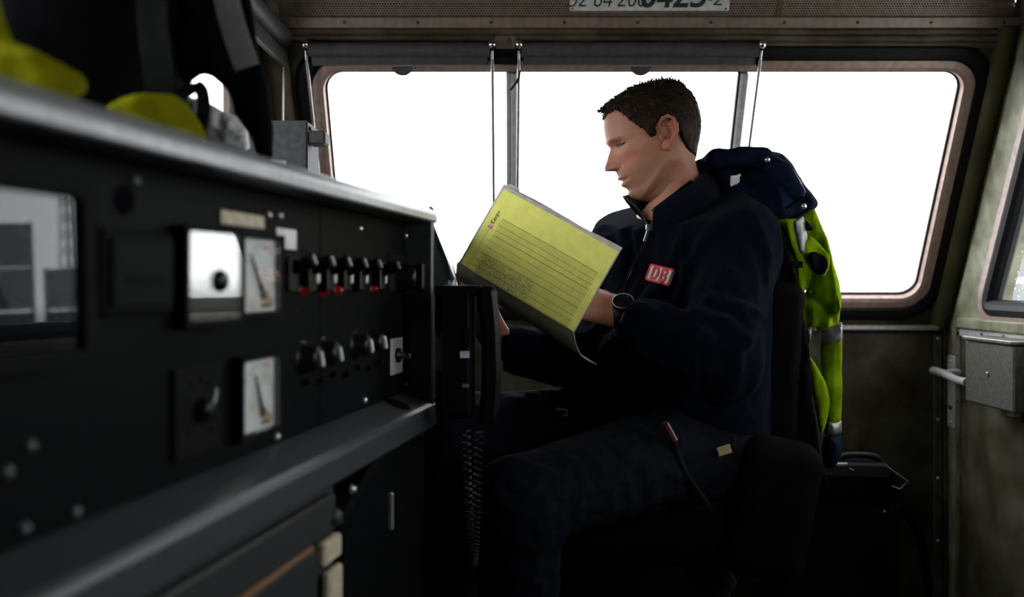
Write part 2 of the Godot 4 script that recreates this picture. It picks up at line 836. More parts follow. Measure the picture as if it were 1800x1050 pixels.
func make_materials() -> void:
	var blotch := noise_picture(0.012, Color(0.86, 0.86, 0.85), Color(1, 1, 1), 5, 3)
	var scuff := noise_picture(0.02, Color(0.84, 0.84, 0.84), Color(1, 1, 1), 5, 5, 0.2, 0.8)
	var fine := noise_picture(0.12, Color(0.0, 0.0, 0.0), Color(1, 1, 1), 3, 9, 0.1, 0.9)
	var grime := noise_picture(0.008, Color(0.66, 0.63, 0.56), Color(1, 1, 1), 6, 12, 0.2, 0.8)
	M.olive = worn(lin(0.085, 0.086, 0.038), 0.5, 0.0, grime, fine, 2.0, 0.03)
	M.cream = worn(lin(0.22, 0.23, 0.145), 0.5, 0.0, grime, fine, 2.3, 0.03)
	M.brown = worn(lin(0.13, 0.10, 0.07), 0.5, 0.0, grime, fine, 2.0, 0.03)
	M.roof = worn(lin(0.12, 0.11, 0.09), 0.7, 0.0, blotch, fine, 2.0, 0.03)
	M.floor = worn(lin(0.03, 0.03, 0.03), 0.7, 0.0, blotch, fine, 4.0, 0.05)
	M.sheet = worn(lin(0.13, 0.122, 0.088), 0.5, 0.25, grime, null, 1.7)
	M.alu = worn(lin(0.50, 0.48, 0.47), 0.38, 0.3, scuff, null, 5.0, 0.0)
	M.alu_frame = worn(lin(0.42, 0.29, 0.235), 0.40, 0.2, scuff, null, 4.0, 0.0)
	M.alu_warm = worn(lin(0.29, 0.205, 0.16), 0.42, 0.2, scuff, null, 4.0, 0.0)
	M.steel = worn(lin(0.55, 0.55, 0.54), 0.3, 0.85, scuff, null, 6.0, 0.0)
	M.box_steel = worn(lin(0.19, 0.19, 0.165), 0.40, 0.6, scuff, null, 6.0, 0.0)
	M.strip = worn(lin(0.13, 0.125, 0.09), 0.45, 0.2, grime, null, 3.0)
	M.chrome = plain(lin(0.7, 0.7, 0.7), 0.15, 1.0)
	M.rubber = worn(lin(0.005, 0.005, 0.0055), 0.55, 0.0, blotch, fine, 6.0, 0.02)
	M.black = worn(lin(0.004, 0.004, 0.0045), 0.35, 0.0, blotch, fine, 8.0, 0.01)
	M.matt_black = worn(lin(0.004, 0.004, 0.0045), 0.8, 0.0, blotch, fine, 8.0, 0.02)
	M.blind = worn(lin(0.085, 0.08, 0.08), 0.5, 0.0, blotch, fine, 5.0, 0.02)
	M.housing = worn(lin(0.036, 0.037, 0.039), 0.40, 0.0, scuff, fine, 5.0, 0.003)
	M.cabinet = worn(lin(0.018, 0.0185, 0.0195), 0.45, 0.0, scuff, fine, 5.0, 0.003)  # half the housing grey: shade low on the console put into colour
	M.panel = worn(lin(0.0036, 0.0038, 0.0043), 0.55, 0.0, scuff, fine, 6.0, 0.003)
	M.white_dial = worn(lin(0.62, 0.66, 0.63), 0.5, 0.0, noise_picture(0.008, Color(0.86, 0.84, 0.76), Color(1, 1, 1), 3, 21, 0.12, 0.5), null, 5.0)
	M.box_grey = worn(lin(0.05, 0.052, 0.052), 0.6, 0.0, scuff, fine, 5.0, 0.003)
	M.zip = plain(lin(0.10, 0.10, 0.105), 0.4, 0.6)
	M.worktop = worn(lin(0.23, 0.237, 0.243), 0.34, 0.25, scuff, fine, 4.0, 0.003)
	M.stain = plain(lin(0.36, 0.27, 0.12), 0.7)
	M.beige = worn(lin(0.46, 0.40, 0.27), 0.6, 0.0, blotch, null, 9.0)
	M.white = worn(lin(0.68, 0.68, 0.66), 0.6, 0.0, blotch, null, 6.0)
	M.red = plain(lin(0.28, 0.004, 0.012), 0.3)
	M.dark_red = plain(lin(0.09, 0.004, 0.004), 0.5)
	M.logo_red = plain(lin(0.62, 0.012, 0.03), 0.7)
	M.logo_white = plain(lin(0.74, 0.70, 0.66), 0.8)
	M.rust = plain(lin(0.16, 0.07, 0.02), 0.7)
	M.ink = plain(lin(0.012, 0.012, 0.012), 0.6)
	M.glass = plain(Color(1, 1, 1, 0.03), 0.0)
	M.glass.transparency = BaseMaterial3D.TRANSPARENCY_ALPHA
	M.dark_glass = plain(lin(0.004, 0.005, 0.006), 0.02, 0.0, 0.35)
	M.drop = plain(Color(1, 1, 1, 0.0), 0.0)
	M.drop.refraction_enabled = true
	M.drop.refraction_scale = 0.033
	M.drop.transparency = BaseMaterial3D.TRANSPARENCY_ALPHA
	# cloth
	var weave := noise_picture(0.30, Color(0, 0, 0), Color(1, 1, 1), 2, 31)
	M.fleece = worn(lin(0.0040, 0.0055, 0.0115), 0.95, 0.0, noise_picture(0.10, Color(0.6, 0.6, 0.6), Color(1, 1, 1), 3, 33), weave, 7.0, 0.10)
	M.fleece.rim_enabled = true
	M.fleece.rim = 0.16
	M.fleece.rim_tint = 0.6
	M.trousers = worn(lin(0.0065, 0.0072, 0.0105), 0.85, 0.0, blotch, weave, 6.0, 0.05)
	M.navy = worn(lin(0.006, 0.0095, 0.024), 0.7, 0.0, blotch, weave, 6.0, 0.04)
	M.lining = worn(lin(0.003, 0.003, 0.004), 0.8, 0.0, blotch, weave, 6.0, 0.04)
	M.hivis = worn(lin(0.16, 0.26, 0.003), 0.8, 0.0, noise_picture(0.012, Color(0.78, 0.78, 0.7), Color(1, 1, 1), 6, 37, 0.2, 0.6), weave, 3.0, 0.03)
	M.hivis.backlight_enabled = true
	M.hivis.backlight = lin(0.16, 0.22, 0.003)
	M.hivis_yellow = worn(lin(0.15, 0.145, 0.003), 0.7, 0.0, blotch, weave, 3.0, 0.05)
	M.reflective = worn(lin(0.17, 0.165, 0.165), 0.45, 0.15, blotch, weave, 8.0, 0.02)
	M.stripe = worn(lin(0.075, 0.072, 0.068), 0.5, 0.0, blotch, weave, 8.0, 0.02)
	M.webbing = worn(lin(0.012, 0.012, 0.0125), 0.8, 0.0, blotch, weave, 8.0, 0.05)
	M.pack = worn(lin(0.0035, 0.0035, 0.004), 0.85, 0.0, blotch, weave, 8.0, 0.05)
	M.seat = worn(lin(0.0045, 0.0045, 0.005), 0.8, 0.0, blotch, weave, 6.0, 0.06)
	M.paper_white = worn(lin(0.62, 0.57, 0.54), 0.8, 0.0, blotch, null, 6.0)
	M.paper_back = worn(lin(0.42, 0.42, 0.30), 0.7, 0.0, blotch, null, 5.0)
	# skin and hair
	M.skin = plain(Color.WHITE, 0.52, 0.0, 0.4)
	M.skin.vertex_color_use_as_albedo = true
	M.skin.heightmap_enabled = true
	M.skin.heightmap_texture = fine
	M.skin.heightmap_scale = 0.025
	M.skin.uv1_triplanar = true
	M.skin.uv1_scale = Vector3.ONE * 12.0
	M.skin.subsurf_scatter_enabled = true
	M.skin.subsurf_scatter_strength = 0.12
	M.hair_light = plain(lin(0.055, 0.034, 0.020), 0.6)
	M.hair = plain(lin(0.016, 0.010, 0.006), 0.6)
	dull(["fleece", "trousers", "seat", "pack", "lining", "navy", "webbing", "hivis", "hivis_yellow"], 0.08)
	dull(["skin"], 0.35)
	dull(["hair"], 0.16)
	dull(["panel"], 0.12)
	dull(["matt_black", "sheet", "floor", "roof", "box_grey"], 0.2)
	dull(["black", "rubber", "blind", "olive", "brown"], 0.3)
	# outdoors
	M.gravel = worn(lin(0.42, 0.42, 0.41), 0.9, 0.0, blotch, fine, 0.3, 1.0)
	M.container = worn(lin(0.05, 0.075, 0.065), 0.6, 0.1, blotch, null, 0.5)
	M.container_pale = worn(lin(0.20, 0.21, 0.21), 0.6, 0.1, blotch, null, 0.5)
	M.lattice = plain(lin(0.06, 0.08, 0.08), 0.6, 0.3)


# ---------------------------------------------------------------- the cab

# axes of the upper, leaning part of an end wall: x along it, y up its slope, z into the cab
func slope_frame(near := false) -> Transform3D:
	var s := sin(LEAN)
	var c := cos(LEAN)
	if near:
		return Transform3D(Basis(Vector3(-1, 0, 0), Vector3(0, c, -s), Vector3(0, -s, -c)), Vector3(0, WAIST, NEAR))
	return Transform3D(Basis(Vector3(1, 0, 0), Vector3(0, c, s), Vector3(0, -s, c)), Vector3(0, WAIST, -BACK))


func rect(x0: float, y0: float, x1: float, y1: float) -> PackedVector2Array:
	return PackedVector2Array([Vector2(x0, y0), Vector2(x1, y0), Vector2(x1, y1), Vector2(x0, y1)])


func end_wall(x0: float, x1: float, holes: Array, where: Transform3D, z_low: float) -> ArrayMesh:
	var st := begin()
	plate(st, rect(x0, -0.02, x1, 0.86), holes, -0.045, 0.0, where)
	# the upright part under the windows
	box(st, Vector3(where.basis.x.x * (x0 + x1) / 2.0, WAIST / 2.0, z_low), Vector3(x1 - x0, WAIST + 0.01, 0.04), 0.001)
	return done(st)


func window_hole() -> PackedVector2Array:
	return rounded(-0.478, 0.066, 1.110, 0.727, 0.062)


func make_shell() -> void:
	var wide := RIGHT - FRONT
	var midx := (RIGHT + FRONT) / 2.0
	struct("floor", boxed(Vector3(midx, -0.03, (NEAR - BACK) / 2.0), Vector3(wide + 0.3, 0.06, NEAR + BACK + 0.3), 0.002), M.floor)
	struct("ceiling", boxed(Vector3(midx, ROOF + 0.03, (NEAR - BACK) / 2.0), Vector3(wide + 0.3, 0.06, 2.9), 0.002), M.roof)
	# the wall across from the camera
	var back := struct("wall_back", end_wall(FRONT - 0.02, RIGHT + 0.02, [window_hole()], slope_frame(), -BACK - 0.060), M.olive)
	part("perforated_panel", perforated(1.755, 0.80), M.sheet, back, Transform3D(Basis(), Vector3(FRONT + 0.005, 0.02, -BACK + 0.011)))
	part("wall_rail", boxed(Vector3(0.29, WAIST - 0.012, -BACK - 0.02), Vector3(1.79, 0.024, 0.062), 0.002), M.olive, back)
	part("corner_strip", boxed(Vector3(1.157, 0.41, -BACK + 0.014), Vector3(0.022, 0.80, 0.006), 0.0015), M.strip, back)
	for y: float in [0.80, 0.70, 0.58, 0.42, 0.25]:
		part("screw", lathed([Vector2(0, 0.003), Vector2(0.0025, 0.0025), Vector2(0.0042, 0)], 10, Transform3D(Basis(), Vector3(1.157, y, -BACK + 0.017))), M.steel, back)
	var waist := begin()
	box(waist, Vector3(0.76, WAIST - 0.006, -BACK + 0.017), Vector3(0.79, 0.014, 0.026), 0.004)
	struct("trim_1", done(waist), M.alu)
	# heater box with a brass edge along the foot of the wall
	var heater := thing("heater_box", "low dark heater box with a brass front edge along the foot of the perforated wall", "heater", Transform3D(Basis(), Vector3(0.0, 0.0, -BACK + 0.17)))
	part("casing", boxed(Vector3(0, 0.20, 0), Vector3(1.0, 0.40, 0.26), 0.006), M.matt_black, heater)
	part("brass_edge", boxed(Vector3(0, 0.404, 0.124), Vector3(1.0, 0.010, 0.014), 0.002), M.beige, heater)
	# header above the window: coved ledge, screwed strip, perforated ventilation panel
	var f := slope_frame()
	var ledge := begin()
	for k: Array in [[0.772, 0.004], [0.788, 0.010], [0.803, 0.007]]:
		tube(ledge, PackedVector3Array([f * Vector3(FRONT, k[0], k[1] - 0.004), f * Vector3(RIGHT, k[0], k[1] - 0.004)]), 0.0085, 10)
	struct("trim_2", done(ledge), M.brown)
	var strip := struct("trim_3", boxed(Vector3(midx, 0.8265, 0.012), Vector3(wide, 0.026, 0.012), 0.002), M.alu_warm, f)
	for k in 11:
		var hx := -0.56 + 0.1705 * k
		part("painted_screw_hole", lathed([Vector2(0, 0.0185), Vector2(0.0028, 0.0185), Vector2(0.0042, 0.0178)], 12, Transform3D(Basis(), Vector3(hx, 0.827, 0.0))), M.ink, strip)  # flat dark discs on the strip, shade of holes put into colour
	# the header panel rises towards the roof
	var foot := f * Vector3(0, 0.838, 0.012)
	var rise := Vector3(0, sin(1.12), cos(1.12))
	var pf := Transform3D(Basis(Vector3.RIGHT, rise, Vector3.RIGHT.cross(rise)), foot)
	var head := struct("wall_header", plated(rect(FRONT, -0.03, RIGHT, 0.44), [], -0.075, -0.045, 0.0), M.roof, pf)
	part("perforated_panel", perforated(wide, 0.43, 0.0064, 0.0021), M.alu_warm, head, Transform3D(Basis(), Vector3(FRONT, 0, 0)))
	for x: float in [-0.535, 0.62, 1.17]:
		part("seam_strip", boxed(Vector3(x, 0.21, 0.001), Vector3(0.012, 0.43, 0.003), 0.001), M.brown, head)
	number_plate(pf)
	# the right-hand wall with the door
	make_right_wall()
	# the wall behind the camera, with the same windows, and the front wall behind the console
	var near := struct("wall_near", end_wall(-RIGHT - 0.02, -FRONT + 0.02, [], slope_frame(true), NEAR + 0.021), M.olive)
	var cove := slope_frame(true) * Vector3(0, 0.85, 0)
	part("roof_cove", boxed(Vector3(midx, (cove.y + ROOF) / 2.0, cove.z - 0.02), Vector3(wide, ROOF - cove.y + 0.06, 0.04), 0.002), M.olive, near)
	var fr := Transform3D(Basis(Vector3(0, 0, -1), Vector3.UP, Vector3.RIGHT), Vector3(FRONT, 0, 0))
	struct("wall_front", plated(end_outline(false), [front_hole()], -0.05, 0.0), M.brown, fr)
	var corner := begin()
	tube(corner, PackedVector3Array([f * Vector3(FRONT + 0.035, -0.02, 0.012), f * Vector3(FRONT + 0.035, 0.83, 0.012)]), 0.035, 14)
	struct("trim_4", done(corner), M.brown)


func side_hole() -> PackedVector2Array:
	return rounded(-1.30, 0.95, -0.14, 1.50, 0.06)


func front_hole() -> PackedVector2Array:
	return rounded(-0.25, 1.08, 2.24, 1.50, 0.06)


func number_plate(pf: Transform3D) -> void:
	# plate riveted to the header panel; its lower half hangs into the picture
	var inv := pf.affine_inverse()
	var o := thing("number_plate", "white number plate with black italic digits on the perforated header panel", "sign", pf)
	var x0 := 0.1335
	var x1 := 0.503
	var y0 := 0.0145
	part("plate", plated(rounded(x0, y0, x1, y0 + 0.075, 0.002), [], 0.0, 0.0022, 0.0006), M.white, o)
	for p: Vector2 in [Vector2(x0 + 0.006, y0 + 0.005), Vector2(x1 - 0.008, y0 + 0.005), Vector2(x0 + 0.006, y0 + 0.07), Vector2(x1 - 0.008, y0 + 0.07)]:
		part("rivet", lathed([Vector2(0, 0.0036), Vector2(0.0018, 0.0032), Vector2(0.0028, 0.0022)], 10, Transform3D(Basis(), Vector3(p.x, p.y, 0))), M.rust, o)
	for t: Array in [["92 84 200", 0.030, 500, 0.226, 0.0275, 0.79], ["6423", 0.046, 700, 0.378, 0.027, 0.88], ["-2", 0.026, 500, 0.475, 0.030, 1.0]]:
		part("digits", letters(t[0], t[1] * 1.25, "Droid Sans", t[2], 0.20, 0.0008), M.ink, o, Transform3D(Basis.from_scale(Vector3(t[5], 1, 1)), Vector3(t[3] - 0.004, t[4] + t[1] * 0.5, 0.0026)))


func make_back_window() -> void:
	var f := slope_frame()
	var hole := window_hole()
	var w := struct("window_1", ringed(rounded(-0.452, 0.090, 1.087, 0.703, 0.045), [Vector2(0, -0.016), Vector2(0.004, 0.004), Vector2(0.014, 0.008), Vector2(0.030, 0.008), Vector2(0.034, 0.002), Vector2(0.034, -0.03), Vector2(0, -0.03)]), M.alu_frame, f)
	part("gasket", ringed(rounded(-0.486, 0.056, 1.118, 0.737, 0.066), round_profile(0.015, -0.004, 0.025, 0.018)), M.rubber, w)
	part("inner_seal", ringed(rounded(-0.452, 0.090, 1.087, 0.703, 0.045), round_profile(0.0, -0.016, 0.004, 0.005, 8)), M.rubber, w)
	for x: Array in [[-0.455, -0.004], [-0.004, 0.56], [0.56, 1.09]]:
		part("pane", boxed(Vector3((x[0] + x[1]) / 2.0, 0.3965, -0.021), Vector3(x[1] - x[0], 0.61, 0.004), 0.0005), M.glass, w)
	# two uprights: the left one is a channel with a dark groove
	part("mullion", boxed(Vector3(0.0055, 0.3965, -0.006), Vector3(0.016, 0.612, 0.026), 0.003), M.alu, w)
	part("mullion", boxed(Vector3(-0.0080, 0.3965, -0.008), Vector3(0.013, 0.612, 0.020), 0.003), M.alu, w)
	part("mullion_seal", boxed(Vector3(0.0155, 0.3965, -0.012), Vector3(0.006, 0.612, 0.018), 0.002), M.rubber, w)
	part("mullion", boxed(Vector3(0.560, 0.3965, -0.006), Vector3(0.018, 0.612, 0.024), 0.003), M.alu, w)
	part("mullion_seal", boxed(Vector3(0.5475, 0.3965, -0.012), Vector3(0.005, 0.612, 0.016), 0.002), M.rubber, w)
	stuff(part("raindrops", drops(260, rect(-0.44, 0.10, 1.07, 0.69), 3), M.drop, w, Transform3D(Basis(), Vector3(0, 0, -0.0232))))


func drops(count: int, area: PackedVector2Array, s: int) -> ArrayMesh:
	var st := begin()
	var r := RandomNumberGenerator.new()
	r.seed = s
	for k in count:
		var y := lerpf(area[0].y, area[2].y, pow(r.randf(), 1.8))
		var p := Vector3(r.randf_range(area[0].x, area[2].x), y, 0)
		var rad := r.randf_range(0.0004, 0.0016)
		lathe(st, [Vector2(rad, 0), Vector2(rad * 0.8, -rad * 0.4), Vector2(0, -rad * 0.6)], 7, Transform3D(Basis(), p))
	return done(st)


func make_right_wall() -> void:
	# local x runs towards the camera, z into the cab
	var f := Transform3D(Basis(Vector3(0, 0, 1), Vector3.UP, Vector3.LEFT), Vector3(RIGHT, 0, 0))
	struct("wall_right", plated(end_outline(true), [door_hole(), side_hole()], -0.05, 0.0), M.cream, f)
	# the post in the corner follows the lean of the back wall
	var up := slope_frame()
	var post := begin()
	tube(post, PackedVector3Array([up * Vector3(RIGHT - 0.022, 0.0, 0.004), up * Vector3(RIGHT - 0.022, 0.82, 0.004)]), 0.026, 14)
	box(post, Vector3(RIGHT - 0.006, 0.42, -BACK + 0.008), Vector3(0.014, 0.84, 0.02), 0.004)
	struct("trim_5", done(post), M.olive)


func door_hole() -> PackedVector2Array:
	return rounded_polygon([Vector2(-2.48, 0.875), Vector2(-1.62, 0.875), Vector2(-1.62, 1.53), Vector2(-2.135, 1.53)], 0.07, 8)


func make_door_side() -> void:
	var f := Transform3D(Basis(Vector3(0, 0, 1), Vector3.UP, Vector3.LEFT), Vector3(RIGHT, 0, 0))
	# the door leaf is a sheet on the wall plane, with a pressed border, a lower panel and its own window
	var leaf := rounded_polygon([Vector2(-2.655, 0.05), Vector2(-1.50, 0.05), Vector2(-1.50, 1.62), Vector2(-2.235, 1.62), Vector2(-2.655, 0.84)], 0.012, 3)
	var d := struct("door_1", plated(leaf, [door_hole(), rect(-2.59, 0.10, -1.53, 0.81)], 0.0, 0.014, 0.004), M.cream, f)
	var hole := door_hole()
	part("window_frame", ringed(hole, [Vector2(0.0, 0.012), Vector2(0.004, 0.022), Vector2(0.03, 0.022), Vector2(0.036, 0.012)]), M.alu_warm, d)
	part("gasket", ringed(hole, round_profile(-0.010, 0.004, 0.025, 0.024)), M.rubber, d)
	part("pane", plated(inset(hole, 0.004), [], -0.024, -0.020), M.glass, d)
	stuff(part("raindrops", drops(420, rect(-2.40, 0.90, -1.9, 1.2), 5), M.drop, d, Transform3D(Basis(), Vector3(0, 0, -0.0262))))
	part("sill", boxed(Vector3(-2.10, 0.846, 0.016), Vector3(1.0, 0.03, 0.02), 0.006), M.cream, d)
	# lower panel: frame strips with screws round perforated sheet
	part("panel_strip", boxed(Vector3(-2.05, 0.8235, 0.016), Vector3(1.12, 0.022, 0.007), 0.002), M.alu, d)
	part("panel_strip", boxed(Vector3(-2.604, 0.45, 0.016), Vector3(0.022, 0.77, 0.007), 0.002), M.strip, d)
	part("perforated_panel", perforated(1.08, 0.73), M.sheet, d, Transform3D(Basis(), Vector3(-2.60, 0.085, 0.0158)))
	for p: Vector2 in [Vector2(-2.602, 0.8235), Vector2(-2.47, 0.8235), Vector2(-2.36, 0.8235), Vector2(-2.604, 0.76), Vector2(-2.604, 0.64), Vector2(-2.604, 0.52), Vector2(-2.604, 0.38)]:
		part("screw", lathed([Vector2(0, 0.0225), Vector2(0.0028, 0.022), Vector2(0.0044, 0.0195)], 10, Transform3D(Basis(), Vector3(p.x, p.y, 0))), M.ink, d)
	# lock plate and lever handle
	var lock := part("lock_plate", plated(rounded(-2.675, 0.565, -2.630, 0.758, 0.006), [], 0.0, 0.016, 0.003), M.alu, d)
	for y: float in [0.742, 0.625, 0.58]:
		part("screw", lathed([Vector2(0, 0.019), Vector2(0.0035, 0.0185), Vector2(0.005, 0.016)], 10, Transform3D(Basis(), Vector3(-2.652, y, 0))), M.steel, lock)
	part("keyhole_cover", lathed([Vector2(0, 0.021), Vector2(0.006, 0.0205), Vector2(0.008, 0.016)], 12, Transform3D(Basis(), Vector3(-2.652, 0.62, 0))), M.ink, lock)
	var lever := begin()
	tube(lever, curve([Vector3(-2.60, 0.716, 0.016), Vector3(-2.60, 0.716, 0.040), Vector3(-2.595, 0.713, 0.055)], 4), 0.010, 12)
	tube(lever, curve([Vector3(-2.475, 0.703, 0.054), Vector3(-2.53, 0.705, 0.056), Vector3(-2.60, 0.713, 0.056), Vector3(-2.655, 0.716, 0.056), Vector3(-2.672, 0.716, 0.054)], 5), 0.0105, 12)
	part("lever_handle", done(lever), M.alu, d)
	# sheet metal box on the door
	var b := thing("document_box", "brushed metal box on the perforated lower door panel under the right-hand window", "box", Transform3D(Basis(), Vector3(1.131, 0.665, -2.29)))
	part("body", boxed(Vector3(0, 0.074, 0), Vector3(0.072, 0.148, 0.232), 0.004), M.box_steel, b)
	part("lid", boxed(Vector3(-0.003, 0.1535, 0), Vector3(0.080, 0.009, 0.238), 0.002), M.box_steel, b)
	part("catch", boxed(Vector3(-0.012, -0.006, 0.07), Vector3(0.02, 0.012, 0.03), 0.002), M.steel, b)
	part("hinge", boxed(Vector3(-0.0378, 0.075, 0.0), Vector3(0.003, 0.01, 0.01), 0.001), M.steel, b)


func make_front_and_near_windows() -> void:
	var fr := Transform3D(Basis(Vector3(0, 0, -1), Vector3.UP, Vector3.RIGHT), Vector3(FRONT, 0, 0))
	var hole := front_hole()
	var w := struct("window_2", ringed(hole, [Vector2(-0.02, -0.03), Vector2(-0.016, 0.004), Vector2(-0.006, 0.01), Vector2(0.02, 0.01), Vector2(0.026, 0.0), Vector2(0.0, -0.03)]), M.rubber, fr)
	for x: Array in [[-0.25, 0.88], [0.92, 2.24]]:
		part("pane", boxed(Vector3((x[0] + x[1]) / 2.0, 1.29, -0.021), Vector3(x[1] - x[0], 0.42, 0.004), 0.0005), M.glass, w)
	part("mullion", boxed(Vector3(0.90, 1.29, -0.015), Vector3(0.05, 0.43, 0.04), 0.004), M.brown, w)
	# a second window in the right-hand wall, beside the camera
	var f := Transform3D(Basis(Vector3(0, 0, 1), Vector3.UP, Vector3.LEFT), Vector3(RIGHT, 0, 0))
	var n := struct("window_3", ringed(side_hole(), [Vector2(-0.025, -0.03), Vector2(-0.02, 0.004), Vector2(-0.006, 0.012), Vector2(0.02, 0.012), Vector2(0.026, 0.0), Vector2(0.0, -0.03)]), M.rubber, f)
	part("pane", boxed(Vector3(-0.72, 1.225, -0.021), Vector3(1.17, 0.56, 0.004), 0.0005), M.glass, n)
	part("mullion", boxed(Vector3(-0.72, 1.225, -0.01), Vector3(0.03, 0.54, 0.03), 0.003), M.alu, n)


# outline of a wall that closes the cab at its end: (distance from the camera, height), cut to the lean of the end walls
func end_outline(mirror: bool) -> PackedVector2Array:
	var top := 0.86
	var a := BACK - top * sin(LEAN)
	var b := NEAR - top * sin(LEAN)
	var y := WAIST + top * cos(LEAN)
	var out := PackedVector2Array()
	for p: Vector2 in [Vector2(BACK + 0.04, 0.0), Vector2(BACK + 0.04, WAIST - 0.02), Vector2(a + 0.03, y), Vector2(a - 0.16, ROOF + 0.05), Vector2(-b - 0.03, ROOF + 0.05), Vector2(-b - 0.03, y), Vector2(-NEAR - 0.04, WAIST - 0.02), Vector2(-NEAR - 0.04, 0.0)]:
		out.append(Vector2(-p.x, p.y) if mirror else p)
	return out


func make_outside() -> void:
	struct("ground", boxed(Vector3(0, -1.6, 0), Vector3(300, 0.2, 300), 0.01), M.gravel)
	# a goods yard in the mist: stacked containers and a lattice mast beyond the door window
	var spots := [
		[Vector3(52.3, -1.5, -38.6), 0.635, "dark green shipping container at the bottom of the three-high stack", M.container],
		[Vector3(52.3, 1.1, -38.6), 0.635, "dark green shipping container in the middle of the three-high stack", M.container],
		[Vector3(52.3, 3.7, -38.6), 0.635, "dark green shipping container on top of the three-high stack", M.container],
		[Vector3(53.1, -1.5, -45.6), 2.272, "dark green shipping container at the bottom of the two-high stack", M.container],
		[Vector3(53.1, 1.1, -45.6), 2.272, "dark green shipping container on top of the two-high stack", M.container],
		[Vector3(27.5, -1.5, -50), 0.5, "pale grey container at the bottom of the pale stack seen through the door window", M.container_pale],
		[Vector3(27.5, 1.1, -50), 0.5, "pale grey container on top of the pale stack seen through the door window", M.container_pale],
	]
	for s: Array in spots:
		var o := thing("shipping_container", s[2], "container", Transform3D(Basis(Vector3.UP, s[1]), s[0]), "containers on the goods yard")
		var st := begin()
		box(st, Vector3(0, 1.3, 0), Vector3(2.3, 2.45, 6.0), 0.03)
		for k in 40:
			box(st, Vector3(-1.17, 1.3, -2.93 + 0.15 * k), Vector3(0.06, 2.3, 0.07), 0.02)
		part("body", done(st), s[3], o)
		for x: float in [-1.2, 1.2]:
			for z: float in [-3.0, 3.0]:
				part("corner_post", boxed(Vector3(x, 1.3, z), Vector3(0.14, 2.6, 0.14), 0.02), s[3], o)
	var mast := thing("lattice_mast", "tall steel lattice mast standing on the goods yard beside the green containers", "mast", Transform3D(Basis(), Vector3(64.4, -1.5, -55.4)))
	var st := begin()
	for x: float in [-0.6, 0.6]:
		for z: float in [-0.6, 0.6]:
			part("leg", tubed([Vector3(x, 0, z), Vector3(x * 0.4, 16, z * 0.4)], 0.07, 6), M.lattice, mast)
	for k in 12:
		var y := k * 1.3
		var w := 0.6 - 0.36 * y / 16.0
		for s: Vector2 in [Vector2(1, 1), Vector2(-1, 1), Vector2(-1, -1), Vector2(1, -1)]:
			tube(st, PackedVector3Array([Vector3(w * s.x, y, w * s.y), Vector3(-w * s.y, y + 1.3, w * s.x)]), 0.04, 5)
	stuff(part("bracing", done(st), M.lattice, mast))


